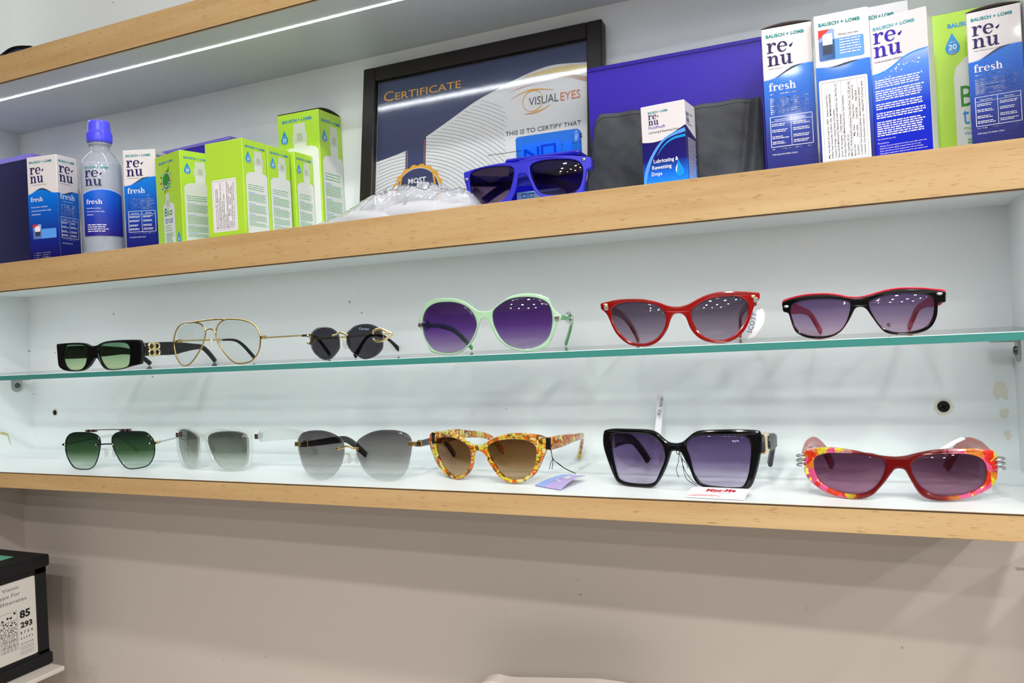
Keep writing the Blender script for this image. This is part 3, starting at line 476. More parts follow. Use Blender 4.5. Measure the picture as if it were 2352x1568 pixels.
struct(box('wall_beside_right', (XR+0.03, 0.19, 0.0), (2.85, 0.24, CEIL), 'shop_wall'))
struct(box('wall_above', (XL-0.03, 0.19, 2.35), (XR+0.03, 0.24, CEIL), 'ceiling_white'))
for i, (x, y) in enumerate(LAMPS):
    t = thing('ceiling_light', 'round white downlight set in the shop ceiling behind the camera', 'light', (x, y, CEIL-0.012), 0, 'ceiling downlights')
    lathe('rim', [(0.062, 0.0), (0.075, 0.0), (0.078, 0.006), (0.075, 0.012), (0.062, 0.012)], 'ceiling_white', t, 24)
    ld = bpy.data.lights.new('downlight', 'AREA'); ld.shape = 'DISK'; ld.size = 0.11; ld.energy = LAMP_W; ld.color = (1.0, 0.985, 0.96)
    lo = bpy.data.objects.new('downlight', ld); COL.objects.link(lo); lo.parent = t; lo.location = (0, 0, -0.002)

def wooden_shelf(label, z0, z1, under, y0, led=None, x1=None, bm_='white_laminate'):
    x1 = XR if x1 is None else x1
    t = thing('wooden_shelf', label, 'shelf', ((XL+x1)/2, y0, z0))
    w = (x1-XL)/2
    box('board', (-w, 0.0015, under-z0), (w, D-y0, z1-z0), bm_, t)
    box('edging', (-w-0.018, -0.0005-0.001, 0), (w+0.018, 0.0015, z1-z0) if under <= z0 else (w+0.018, 0.0065, z1-z0), 'beech_wood', t, 0.0003, 1)
    zl = (z1-z0-0.0009, z1-z0+0.0001) if under <= z0 and led is None else (-0.0003, 0.0009)
    box('glue_line', (-w, -0.0017, zl[0]), (w, -0.0012, zl[1]), 'seam_dark', t)
    if led:
        y, lw, m = led
        box('light_strip', (-w+0.004, y-y0-lw/2, under-z0-0.0003), (w-0.004, y-y0+lw/2, under-z0+0.0006), m, t)
    return t
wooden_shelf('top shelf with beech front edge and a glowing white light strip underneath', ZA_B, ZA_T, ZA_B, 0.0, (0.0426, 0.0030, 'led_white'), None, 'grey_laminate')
wooden_shelf('thick middle shelf with beech front edge carrying the solution boxes', ZB_B, ZB_T, ZB_U, 0.0, (0.03, 0.005, 'led_white_low'))
wooden_shelf('lowest thin shelf with beech front edge and white top, six sunglasses on it', ZC_B, ZC_T, ZC_B, -0.006)

# glass shelf, a touch lower at its left end
g = thing('glass_shelf', 'clear glass shelf with teal front edge holding a row of six spectacles', 'shelf', (0, 0, 0))
def slab(name, y0, y1, zt, zb, mat):
    V = []
    for x in (XL+0.002, XR-0.002):
        dz = GSLOPE*x
        V += [(x, y0, zb+dz), (x, y1, zb+dz), (x, y1, zt+dz), (x, y0, zt+dz)]
    return mesh_obj(name, V, [(0, 1, 2, 3), (7, 6, 5, 4), (0, 4, 5, 1), (1, 5, 6, 2), (2, 6, 7, 3), (3, 7, 4, 0)], mat, g)
slab('pane', 0.0022, 0.150, ZG_T, ZG_B, 'glass_pane')
slab('ground_edge', 0.0, 0.0021, ZG_T-0.0006, ZG_B, 'teal_glass_edge')
def chamfer():
    V = []
    for x in (XL+0.002, XR-0.002):
        dz = GSLOPE*x; V += [(x, 0.0001, ZG_T-0.00055+dz), (x, 0.0021, ZG_T-0.00055+dz), (x, 0.0021, ZG_T+dz), (x, 0.0010, ZG_T+dz)]
    mesh_obj('chamfer', V, [(0, 1, 2, 3), (7, 6, 5, 4), (0, 4, 5, 1), (1, 5, 6, 2), (2, 6, 7, 3), (3, 7, 4, 0)], 'chamfer_glass', g)
chamfer()
def bracket(side):
    x = XR if side > 0 else XL
    zt = ZG_B+GSLOPE*x-0.0052
    lab = 'small steel L bracket under the right end of the glass shelf' if side > 0 else 'small steel L bracket under the left end of the glass shelf'
    t = thing('shelf_bracket', lab, 'bracket', (x, 0.147, zt))
    s = -side
    bm = bmesh.new(); add_box(bm, (min(0, s*0.024), -0.0085, -0.0022), (max(0, s*0.024), 0.0085, 0), 0.0008, 1); bm_obj('arm', bm, 'steel', t)
    n = 12; pts = [(-0.0085, -0.001), (0.0085, -0.001)]+[(0.0085*math.cos(a), -0.0120-0.0085*math.sin(a)) for a in [math.pi*k/n for k in range(n+1)]]
    V, F = plate([pts], 0.0022, 0.0003)
    mesh_obj('leg', [(s*(0.0012+v.z), v.x, v.y) for v in V], F, 'steel', t)
    lathe_pts = [(0.0042, 0.0), (0.0042, 0.001), (0.003, 0.0022), (0.0, 0.0024)]
    n = 16; V = []; F = []
    for (r, h) in lathe_pts:
        for i in range(n):
            a = 2*math.pi*i/n; V.append((s*(0.0024+h), r*math.cos(a), -0.0105+r*math.sin(a)))
    for j in range(3):
        for i in range(n): F.append((j*n+i, j*n+(i+1) % n, (j+1)*n+(i+1) % n, (j+1)*n+i))
    mesh_obj('screw', V, F, 'gunmetal', t, True)
    ellipsoid('suction_pad', (s*0.014, -0.001, 0.0012), (0.0045, 0.0045, 0.0036), 'deep_violet' if side > 0 else 'nose_pad', t)
bracket(1); bracket(-1)
def wall_screw(x, z, r, label):
    t = thing('wall_screw', label, 'screw', (x, D, z))
    def ring(name, rr, y, mat, wob):
        R = random.Random(int(x*1000)); n = 20
        V = [(rr*(1+wob*R.uniform(-1, 1))*math.cos(2*math.pi*i/n), y, rr*(1+wob*R.uniform(-1, 1))*math.sin(2*math.pi*i/n)) for i in range(n)]+[(v*0, 0, 0) for v in (0,)]
        W2 = [(a, 0.0, b) for a, _, b in V[:n]]
        mesh_obj(name, V[:n]+W2, [tuple(range(n))]+[(i, (i+1) % n, n+(i+1) % n, n+i) for i in range(n)], mat, t)
    ring('filler_ring', r*1.55, -0.0004, 'residue', 0.12)
    lp = [(r*0.95, 0.0004), (r, 0.0010), (r*0.8, 0.0018), (r*0.2, 0.0021)]; n = 20; V = []; F = []
    for (rr, h) in lp:
        for i in range(n): V.append((rr*math.cos(2*math.pi*i/n), -h, rr*math.sin(2*math.pi*i/n)))
    for j in range(3):
        for i in range(n): F.append((j*n+i, j*n+(i+1) % n, (j+1)*n+(i+1) % n, (j+1)*n+i))
    F.append(tuple(3*n+i for i in range(n)))
    mesh_obj('head', V, F, 'hole_dark', t, True)
    for a in (0.3, 0.3+math.pi/2):
        c, s = math.cos(a)*r*0.55, math.sin(a)*r*0.55; k = r*0.1
        nx, nz = -math.sin(a)*k, math.cos(a)*k
        mesh_obj('slot', [(-c-nx, -0.0022, -s-nz), (c-nx, -0.0022, s-nz), (c+nx, -0.0022, s+nz), (-c+nx, -0.0022, -s+nz)], [(0, 1, 2, 3)], 'bubble_black', t)
wall_screw(0.0741, 1.3517, 0.0056, 'black screw head in a chipped hole, right end of the white back panel')
wall_screw(-1.2273, 1.3502, 0.0042, 'black screw head near the left end of the white back panel')
# tape residue on the back panel and a dried drip on the left side panel: marks with a shape of their own
def residue(pts, y, mat, name, parent, axis='y'):
    T = tessellate_polygon([[Vector((a, b, 0)) for a, b in pts]])
    V = [(a, y, b) for a, b in pts] if axis == 'y' else [(y, a, b) for a, b in pts]
    return mesh_obj(name, V, T, mat, parent)
wb = bpy.data.objects['wall_back']; wl = bpy.data.objects['wall_left']
for i, (x0, x1, z0, z1) in enumerate([(0.1165, 0.131, 1.356, 1.378), (0.121, 0.131, 1.338, 1.351), (0.124, 0.1315, 1.318, 1.330)]):
    R = random.Random(i); pts = []
    for k in range(16):
        a = 2*math.pi*k/16; cx, cz = (x0+x1)/2, (z0+z1)/2
        pts.append((cx+(x1-x0)/2*max(-1, min(1, 1.25*math.cos(a)))*R.uniform(0.45, 1), cz+(z1-z0)/2*max(-1, min(1, 1.25*math.sin(a)))*R.uniform(0.5, 1)))
    residue(pts, D-0.0002, 'residue', 'tape_residue', wb)
residue([(0.098, 1.300), (0.106, 1.318), (0.118, 1.322), (0.128, 1.318), (0.132, 1.303), (0.1335, 1.303), (0.130, 1.321), (0.122, 1.3255), (0.114, 1.3245), (0.104, 1.320), (0.094, 1.300)], XL+0.0002, 'straw_stain', 'drip_stain', wl, 'x')

# ------------------------------------------------------------------ slab-serif logo letters
def glyph(cv, key, ch, u, v, s, lift):
    r = lambda a, b, c, d: cv.rect(key, u+a*s, v+b*s, u+c*s, v+d*s, lift)
    st = lambda pts, w: cv.stroke(key, [(u+a*s, v+b*s) for a, b in pts], [x*s for x in w], lift, 4)
    dc = lambda a, b, q: cv.disc(key, u+a*s, v+b*s, q*s, n=12, lift=lift)
    if ch == 'r':
        r(.14, 0, .40, 1); r(0, 0, .58, .1); r(0, .9, .3, 1.0); st([(.38, .5), (.46, .8), (.62, .95), (.8, .92)], [.05, .1, .14, .1]); dc(.77, .83, .13); return .98
    if ch == 'e':
        A = [8, 45, 90, 135, 180, 225, 270, 305, 332]
        st([(.48+.37*math.cos(math.radians(a)), .5+.47*math.sin(math.radians(a))) for a in A], [.20, .2, .1, .2, .26, .22, .11, .1, .05]); r(.2, .5, .93, .585); return 1.04
    if ch in 'nh':
        top = 1.0 if ch == 'n' else 1.45
        r(.14, 0, .40, top); r(0, top-.1, .3, top); r(0, 0, .54, .1); st([(.38, .6), (.5, .87), (.68, .94), (.82, .82), (.86, .52)], [.04, .1, .16, .24, .26]); r(.73, 0, .99, .58); r(.6, 0, 1.14, .1); return 1.2
    if ch == 'u':
        r(.14, .4, .40, 1); r(0, .9, .4, 1.0); st([(.27, .48), (.31, .18), (.45, .06), (.62, .13), (.75, .4)], [.26, .24, .16, .1, .04]); r(.73, 0, .99, 1); r(.6, .9, .9, 1.0); r(.73, 0, 1.14, .1); return 1.18
    if ch == 'f':
        r(.14, 0, .40, 1.1); r(0, 0, .56, .1); r(0, .9, .62, 1.0); st([(.27, 1.05), (.32, 1.33), (.5, 1.44), (.66, 1.38)], [.26, .2, .13, .1]); dc(.66, 1.3, .11); return .7
    if ch == 's':
        st([(.68, .75), (.5, .94), (.25, .9), (.16, .72), (.3, .55), (.55, .43), (.68, .25), (.55, .08), (.3, .04), (.1, .22)], [.06, .1, .15, .2, .24, .24, .2, .15, .1, .06]); return .86
    return .5
def slab_word(cv, key, s, u, v, xh, lift=2):
    for ch in s: u += glyph(cv, key, ch, u, v, xh, lift)*xh
    return u
def renu_logo(cv, u, v, xh, mat, lift=2):
    k = ('logo_lettering', mat)
    e = slab_word(cv, k, 're', u, v+1.27*xh, xh, lift); slab_word(cv, k, 'nu', u, v, xh, lift)
    cv.disc(k, e+.18*xh, v+1.27*xh+.46*xh, .12*xh, n=12, lift=lift); cv.stroke(k, [(e+.10*xh, v+1.27*xh+.46*xh), (e+.26*xh, v+1.27*xh+.54*xh), (e+.42*xh, v+1.27*xh+.74*xh)], [.16*xh, .18*xh, .02*xh], lift)

# ------------------------------------------------------------------ cartons
def carton(name, label, FL, FR, d, h, mat, cat='box', group=None, z=ZB_T, bev=0.0006):
    FL = Vector((*FL, 0)); FR = Vector((*FR, 0)); e = (FR-FL); w = e.length; yaw = math.atan2(e.y, e.x); back = Vector((-math.sin(yaw), math.cos(yaw), 0))
    c = (FL+FR)/2+back*d/2
    t = thing(name, label, cat, (c.x, c.y, z+0.0001), yaw, group)
    box('body', (-w/2, -d/2, 0), (w/2, d/2, h), mat, t, bev, 1)
    fr = Canvas(t, lambda u, v, l: (u-w/2, -d/2-l, v)); ri = Canvas(t, lambda u, v, l: (w/2+l, -d/2+u, v)); le = Canvas(t, lambda u, v, l: (-w/2-l, d/2-u, v))
    return t, fr, ri, le, w
LET = lambda m: ('lettering', m)
def wave_pts(w, a, b, amp, ph, n=22):
    return [(w*i/n, a+(b-a)*i/n+amp*math.sin(ph+2*math.pi*1.0*i/n)) for i in range(n+1)]
def bl(cv, w, h, mat, v=.935, u0=.09, width=.76, cap=.021):
    cv.text(LET(mat), 'BAUSCH + LOMB', u0*w, v*h, cap*h, width*w, bold=0.035, lift=2)
def waves(cv, w, h, a, b, amp, ph, mat='renu_blue'):
    top = wave_pts(w, a*h, b*h, amp*h, ph)
    cv.under(('printed_water', mat), top, 0.0006, 1)
    hi = [(u, v+0.012*h*max(0, math.sin(math.pi*i/22))**0.7) for i, (u, v) in enumerate(top)]
    cv.between(('wave_highlight', 'pale_wave'), top, hi, 1)
    seg = top[5:19]; cv.between(('wave_shadow', 'deep_wave'), seg, [(u, v+0.014*h*max(0, math.sin(math.pi*i/13))**1.2) for i, (u, v) in enumerate(seg)], 2)
def fresh_back(cv, w, h, seed, a=.655, b=.735, ph=3.4, logo=True):
    """panel with logo, wave, copy and the ingredients table"""
    waves(cv, w, h, a, b, .012, ph)
    if logo:
        bl(cv, w, h, 'teal_ink'); renu_logo(cv, .10*w, .745*h, .068*h, 'navy_ink'); cv.text(LET('grey_ink'), 'fresh multi-purpose solution', .12*w, .722*h, .009*h, .54*w, lift=2)
    slab_word(cv, ('logo_lettering', 'print_white'), 'fresh', .10*w, .578*h, .0365*h, 2)
    k = ('small_print', 'print_white')
    cv.words(k, .12*w, .552*h, .7*w, 1, .015*h, .006*h, seed); cv.words(k, .11*w, .522*h, .80*w, 9, .0125*h, .006*h, seed+1, .14)
    cv.frame(k, .09*w, .20*h, .93*w, .405*h, .0035*h, 2); cv.rect(k, .50*w, .20*h, .508*w, .405*h, 2); cv.rect(k, .09*w, .37*h, .93*w, .3725*h, 2)
    cv.text(LET('print_white'), 'Ingredients', .30*w, .379*h, .010*h, .22*w, 'C', lift=2); cv.text(LET('print_white'), 'Benefits', .72*w, .379*h, .010*h, .17*w, 'C', lift=2)
    for q, (u, n) in enumerate(((.12, 2), (.54, 2))):
        for j, vv in enumerate((.352, .312, .268, .232)): cv.words(k, u*w, vv*h, .34*w, n, .011*h, .005*h, seed+10+q*5+j, .35, 2)
    cv.words(k, .11*w, .184*h, .78*w, 1, .012*h, .006*h, seed+30, .05)
    cv.text(LET('print_white'), 'FOR SALE IN INDIA ONLY', .11*w, .146*h, .010*h, .50*w, lift=2)
def picture_inset(cv, u0, v0, u1, v1, s=1):
    W_, H_ = u1-u0, v1-v0
    cv.rect(('picture_inset', 'sky_panel'), u0, v0, u0+.36*W_, v1, 2, .06*H_); cv.rect(('picture_inset', 'azure'), u0, v0, u1, v0+.66*H_, 2, .06*H_)
    cv.poly(('picture_flash', 'red_ink'), [(u0, v1-.30*H_), (u0, v1), (u0+.26*W_, v1)], 3)
    cv.rect(('picture_pack', 'print_white'), u0+.09*W_, v0+.50*H_, u0+.31*W_, v0+.86*H_, 3); cv.rect(('picture_pack', 'deep_wave'), u0+.09*W_, v0+.20*H_, u0+.31*W_, v0+.50*H_, 3)
# --- left group
t, fr, ri, le, w = carton('storage_box', 'navy blue cardboard box at the far left end of the middle shelf', (-1.235, .0745), (-1.114, .0735), .055, .17, 'navy_card')
box('lid_edge', (-w/2-.001, -.0285, .163), (w/2+.001, .0285, .1705), 'purple_edge', t, .0006, 1)
t, fr, ri, le, w = carton('solution_box', 'white and blue lens solution box standing left of the bottle', (-1.025, .008), (-.977, .016), .034, .14, 'white_card')
h = .14
waves(fr, w, h, .655, .655, .022, -1.2); bl(fr, w, h, 'teal_ink'); renu_logo(fr, .10*w, .745*h, .066*h, 'navy_ink'); fr.text(LET('grey_ink'), 'fresh multi-purpose solution', .12*w, .722*h, .009*h, .52*w, lift=2)
slab_word(fr, ('logo_lettering', 'print_white'), 'fresh', .09*w, .565*h, .030*h, 2)
for i, s in enumerate(('fresh lens comfort', 'removes protein daily', 'disinfects')): fr.text(LET('print_white'), s, .10*w, (.505-.035*i)*h, .014*h, (.56, .66, .30)[i]*w, lift=2)
picture_inset(fr, .12*w, .205*h, .90*w, .345*h)
fr.words(('small_print', 'print_white'), .10*w, .065*h, .62*w, 4, .021*h, .008*h, 3, .3)
fresh_back(ri, .034, h, 11, .63, .65, 2.6); ri.done(); fr.done()
t, fr, ri, le, w = carton('solution_box', 'white and blue lens solution box between the bottle and the lime green boxes', (-.878, .037), (-.838, .053), .034, .135, 'white_card')
fresh_back(fr, w, .135, 21); fr.done(); bl(ri, .034, .135, 'teal_ink'); ri.done()

# --- bottle
bt = thing('solution_bottle', 'clear lens solution bottle with bright blue cap', 'bottle', (-.926, .042, ZB_T+.0002))
R0 = .0258
lathe('body', [(.0205, 0), (.0238, .0015), (R0, .005), (R0, .108), (R0-.0006, .118), (R0-.0030, .127), (R0-.0075, .1345), (.0150, .1385), (.0125, .1400), (.0118, .1415), (.0118, .1500)], 'bottle_plastic', bt, 40)
lathe('liquid', [(.0195, .0012), (R0-.0014, .006), (R0-.0014, .124-.001), (0.001, .1232)], 'bottle_liquid', bt, 32)
lathe('neck_ring', [(.0118, .1480), (.0136, .1484), (.0140, .1500), (.0136, .1518), (.0118, .1520)], 'bottle_plastic', bt, 32)
cap = lathe('cap', [(.0148, .1522), (.0150, .1530), (.0150, .1660), (.0143, .1668), (.0140, .1680), (.0134, .1780), (.0126, .1808), (.0100, .1816), (.0, .1817)], 'cap_blue', bt, 32)
ridge = []
for i in range(28):
    a = 2*math.pi*i/28; ridge.append((a))
bm = bmesh.new()
for a in ridge:
    g0 = bmesh.ops.create_cube(bm, size=1.0)
    for v in g0['verts']:
        p = Vector((v.co.x*.0008+.0151, v.co.y*.0012, v.co.z*.010+.1595)); v.co = Vector((p.x*math.cos(a)-p.y*math.sin(a), p.x*math.sin(a)+p.y*math.cos(a), p.z))
bm_obj('grip_ridges', bm, 'cap_blue', cap)
va = math.atan2(-.68-.042, .926)   # bottle label faces the aisle
ca = va+.02
lab = Canvas(bt, lambda u, v, l: ((R0+.0002+l)*math.cos(ca+u/R0), (R0+.0002+l)*math.sin(ca+u/R0), v))
arc = [(-.026+.052*i/24, .0795+.006*math.sin(math.pi*(i/24))**0.8) for i in range(25)]
lab.between(('label_panel', 'label_blue'), [(u, .0245) for u, v in arc], arc, 1)
lab.between(('wave_highlight', 'pale_wave'), arc, [(u, v+.0012) for u, v in arc], 1)
lab.text(LET('teal_ink'), 'BAUSCH + LOMB', -.0215, .1135, .0026, .030, bold=.02, lift=2); renu_logo(lab, -.021, .0905, .0088, 'navy_ink')
slab_word(lab, ('logo_lettering', 'print_white'), 'fresh', -.0205, .0665, .0042, 3)
for i, s in enumerate(('fresh lens comfort', 'removes protein daily', 'disinfects')): lab.text(LET('print_white'), s, -.0205, .0600-.0042*i, .0018, (.018, .022, .009)[i], lift=3)
lab.words(('small_print', 'print_white'), -.020, .0385, .026, 4, .0028, .0011, 5, .2, 3)
lab.done()

# --- purple and lime cartons
t, fr, ri, le, w = carton('storage_box', 'long purple box standing behind the first lime green boxes', (-.904, .115), (-.757, .102), .03, .15, 'purple_card')
box('lid_edge', (-w/2-.0008, -.0158, .146), (w/2+.0008, .0158, .1505), 'purple_edge', t, .0006, 1)
def bio_drop(cv, u, v, s, lift=3):
    pts = [(u+.5*s*math.sin(a)*(1 if abs(a) < 2 else 1), v-.5*s*math.cos(a)) for a in [math.radians(x) for x in range(-125, 126, 25)]]
    cv.poly(('drop_print', 'drop_blue'), pts+[(u, v+1.15*s)], lift)
    cv.text(LET('print_white'), '20', u, v-.12*s, .40*s, .56*s, 'C', bold=.02, lift=lift+1); cv.text(LET('print_white'), 'up to', u, v+.42*s, .13*s, .32*s, 'C', lift=lift+1)
    cv.text(LET('print_white'), 'hours of', u, v-.30*s, .12*s, .52*s, 'C', lift=lift+1); cv.text(LET('print_white'), 'moisture', u, v-.46*s, .11*s, .46*s, 'C', lift=lift+1)
def bio_bottle(cv, w, h, u0, u1, vs, cap_u, cap_w, vt, mat='bottle_print'):
    """printed bottle: body u0..u1 up to shoulder vs, cap to vt"""
    n = 8; L = []; hw = (u1-u0)/2; c = (u0+u1)/2; nk = cap_w*.42
    pts = [(u0, .004*h), (u1, .004*h), (u1, vs-.05*h)]
    for k in range(1, n+1):
        a = math.pi/2*k/n; pts.append((c+(cap_u-c)*k/n+nk+(hw-nk)*math.cos(a)**.8, vs-.05*h+.055*h*math.sin(a)))
    pts += [(cap_u+nk, vt-.14*h), (cap_u-nk, vt-.14*h)]
    for k in range(n, 0, -1):
        a = math.pi/2*k/n; pts.append((c+(cap_u-c)*k/n-nk-(hw-nk)*math.cos(a)**.8, vs-.05*h+.055*h*math.sin(a)))
    pts += [(u0, vs-.05*h)]
    cv.poly(('bottle_picture', mat), pts, 1)
    cv.poly(('cap_picture', 'cap_print'), [(cap_u-cap_w*.5, vt-.15*h), (cap_u+cap_w*.5, vt-.15*h), (cap_u+cap_w*.48, vt-.075*h), (cap_u+cap_w*.40, vt-.07*h), (cap_u+cap_w*.38, vt), (cap_u-cap_w*.38, vt), (cap_u-cap_w*.40, vt-.07*h), (cap_u-cap_w*.48, vt-.075*h)], 2)
    cv.rect(('cap_picture', 'cap_shadow_print'), cap_u-cap_w*.18, vt-.135*h, cap_u+cap_w*.2, vt-.075*h, 3)
def bio_side(cv, w, h, seed):
    bl(cv, w, h, 'blue_green_ink', .915, .12, .80, .022)
    bio_bottle(cv, w, h, .10*w, .985*w, .66*h, .63*w, .40*w, .895*h); bio_drop(cv, .22*w, .79*h, .21*w)
    g, b2 = ('small_print', 'green_ink'), ('small_print_blue', 'azure')
    cv.words(g, .17*w, .52*h, .70*w, 3, .022*h, .007*h, seed, .1, 2)
    for j, (vv, n) in enumerate(((.43, 7), (.31, 7), (.20, 5), (.12, 3))): cv.words(b2, .17*w, (vv+.014)*h, .3*w, 1, .01*h, .005*h, seed+j, .2, 2); cv.words(g, .17*w, vv*h, .74*w, n, .0125*h, .005*h, seed+9+j, .14, 2)
BIO = 'lime green solution boxes in a row going back'
t, fr, ri, le, w = carton('solution_box', 'lime green solution box showing a printed bottle and a round green splash', (-.830, .045), (-.769, .029), .041, .12, 'lime_card')
h = .12
bl(fr, w, h, 'blue_green_ink', .905, .16, .56, .022)
fr.disc(('splash_picture', 'bottle_print'), .44*w, .715*h, .17*w, .19*w, lift=1); fr.disc(('splash_picture_green', 'leaf_green'), .44*w, .715*h, .15*w, .165*w, lift=2)
R = random.Random(4)
for i in range(16):
    a = math.radians(i*22.5+R.uniform(-8, 8)); r0, r1 = .18*w, R.uniform(.21, .28)*w; m = ('red_ink', 'cert_gold', 'drop_blue', 'leaf_green')[i % 4]
    fr.poly(('splash_rays', m), [(.44*w+r0*math.cos(a-.16), .715*h+r0*math.sin(a-.16)), (.44*w+r1*math.cos(a), .715*h+r1*math.sin(a)), (.44*w+r0*math.cos(a+.16), .715*h+r0*math.sin(a+.16))], 2)
for i in range(5): fr.disc(('splash_picture', 'bottle_print'), .44*w+.10*w*math.cos(-.35-.5*i), .715*h+.115*w*math.sin(-.35-.5*i), .018*w, n=10, lift=3)
fr.stroke(('splash_picture_green', 'leaf_green'), [(.52*w, .80*h), (.54*w, .83*h), (.55*w, .87*h)], [.03*w, .03*w, .02*w], 2)
bio_bottle(fr, w, h, .27*w, .71*w, .475*h, .46*w, .20*w, .585*h)
fr.text(LET('leaf_green'), 'Bio', .32*w, .345*h, .085*h, .31*w, lift=3); fr.text(LET('blue_green_ink'), 'true', .33*w, .265*h, .075*h, .30*w, lift=3)
fr.words(('small_print', 'green_ink'), .34*w, .235*h, .30*w, 3, .025*h, .006*h, 2, .3, 3); fr.words(('small_print', 'green_ink'), .34*w, .155*h, .30*w, 8, .016*h, .006*h, 3, .3, 3)
bio_drop(fr, .84*w, .075*h, .14*w)
bio_side(ri, .041, h, 40); fr.done(); ri.done()
t, fr, ri, le, w = carton('solution_box', 'lime green solution box with a white price sticker on its front', (-.6995, .002), (-.6425, .002), .0395, .111, 'lime_card', group=BIO)
def price_sticker(cv, u0, v0, u1, v1, lines, lift=1):
    cv.rect(('sticker', 'sticker_paper'), u0, v0, u1, v1, lift, .0015); k = ('sticker_rules', 'grey_ink'); W_ = u1-u0; H_ = v1-v0
    cv.frame(k, u0+.05*W_, v0+.03*H_, u1-.05*W_, v1-.03*H_, .00018, lift+1)
    n = len(lines)
    for i, s in enumerate(lines):
        x = u0+W_*(.11+.80*(i+.75)/n)
        a = min(.90*H_, .0118*len(s)*H_*1.5)
        cv.text(('sticker_lettering', 'black_ink'), s, x, v0+.06*H_, W_*.80/n*.52, min(.88*H_, len(s)*.0135*H_), rot=math.pi/2, bold=.012, lift=lift+1)
        if i in (2, 4, 6, 7, 9): cv.rect(k, x+W_*.02, v0+.03*H_, x+W_*.02+.00015, v1-.03*H_, lift+1)
LINES = ['Mfg. Site: Bausch & Lomb Inc., 8507   Import License No.:', 'Pelham Road Greenville, SC29615, USA   IMP/MD/2018/000238', 'Country of Origin: United States of America', 'Imported & Marketed by: Bausch & Lomb India Pvt. Ltd., Plot No-13,', 'Sector-34, Gurugram - 122001 (Haryana)', 'Product: Renu Fresh (Multi-Purpose Lens Care Solution)', 'Net Quantity: 60 ml', 'MRP Rs. 170.00 (inclusive of all taxes), (Unit Sale Price - Rs. 2.83 per ml)', 'Batch No.         Mfg. Date        Expiry Date     Imported on', 'GL25055          Nov-2025        Feb-2028        Feb-2026', 'Customer Care Executive address- same as importer\'s address', 'Customer Care Executive Contact no.- 1800267707 (Toll Free) 3010'] 
L2 = list(LINES); L2[5] = 'Product: Biotrue Multi-Purpose Lens Care Solution'; L2[7] = 'MRP Rs. 190.00 (Inclusive of all taxes), (Unit Sale Price - Rs. 3.17 per ml)'
price_sticker(fr, .15*w, .05*.111, .80*w, .60*.111, L2); fr.done(); bio_side(ri, .0395, .111, 50); ri.done()
t, fr, ri, le, w = carton('solution_box', 'lime green solution box, middle one of the row of three going back', (-.6995, .0425), (-.6425, .0425), .0395, .111, 'lime_card', group=BIO); bio_side(ri, .0395, .111, 60); ri.done()
t, fr, ri, le, w = carton('solution_box', 'lime green solution box, rearmost of the row of three going back', (-.6965, .0875), (-.6395, .0875), .0345, .1115, 'lime_card', group=BIO); bio_side(ri, .0345, .1115, 70); ri.done()
t, fr, ri, le, w = carton('solution_box', 'tallest lime green solution box with a bulging lid, left of the certificate', (-.6935, .1225), (-.6275, .1235), .0475, .172, 'lime_card')
h = .172; bl(fr, w, h, 'blue_green_ink', .93, .12, .72, .022); bio_bottle(fr, w, h, .08*w, .97*w, .73*h, .53*w, .36*w, .915*h); bio_drop(fr, .16*w, .80*h, .17*w); fr.done()
bio_side(ri, .0475, h, 80); ri.done()
def lid_flap(t, w, d, h, side='front', rise=.004, mat='lime_card'):
    """lid pushed up in an arch along one edge, dark gap below it"""
    n = 12; V = []; F = []
    for i in range(n+1):
        s = i/n; z = h+.0004+rise*math.sin(math.pi*s)**.8
        if side == 'right': a, b = (w/2-.0006, -d/2+d*s), (-w/2, -d/2+d*s)
        else: a, b = (-w/2+w*s, -d/2+.0006), (-w/2+w*s, d/2)
        V += [(a[0], a[1], z), (a[0], a[1], z+.0005), (b[0], b[1], h+.0009), (b[0], b[1], h+.0004)]
    for i in range(n):
        for q in range(4): F.append((i*4+q, i*4+(q+1) % 4, (i+1)*4+(q+1) % 4, (i+1)*4+q))
    mesh_obj('lid_flap', V, F, mat, t)
lid_flap(t, w, .0475, h, 'right', .004, 'cardboard_inside')

# --- right group
t, fr, ri, le, w = carton('storage_box', 'large purple box standing behind the black leather pouch', (-.255, .104), (-.074, .105), .034, .15, 'purple_card')
box('lid_edge', (-w/2-.0004, -.0176, .1462), (w/2+.0004, .0176, .1506), 'purple_card', t, .0007, 1)
fr.rect(('lid_seam', 'deep_violet'), 0.0, .1457, w, .1462, 1); fr.done()
t, fr, ri, le, w = carton('eye_drops_box', 'small white and navy eye drops box in front of the black pouch', (-.1855, .052), (-.1415, .0475), .033, .085, 'white_card')
h = .085
top = [(w*i/20, h*(.59+.13*(i/20)**1.2-.055*math.sin(math.pi*i/20)**1.0*(1 if i < 14 else .6))) for i in range(21)]
fr.under(('printed_panel', 'drops_navy'), top, .0005, 1)
fr.stroke(('swoosh_print', 'azure'), [(.02*w, .10*h), (.10*w, .28*h), (.28*w, .46*h), (.55*w, .60*h), (.99*w, .665*h)], [.05*w, .075*w, .06*w, .05*w, .09*w], 2, 8)
fr.stroke(('swoosh_print', 'drop_blue'), [(.34*w, .42*h), (.50*w, .52*h), (.72*w, .585*h), (.99*w, .60*h)], [.01*w, .03*w, .05*w, .06*w], 3, 8)
bl(fr, w, h, 'teal_ink', .905, .17, .45, .022); renu_logo(fr, .17*w, .772*h, .052*h, 'navy_ink')
fr.text(LET('violet_ink'), 'MultiPlus®', .17*w, .728*h, .030*h, .38*w, lift=2); fr.text(LET('black_ink'), 'Lubricating & Rewetting Drops', .17*w, .678*h, .024*h, .69*w, lift=2)
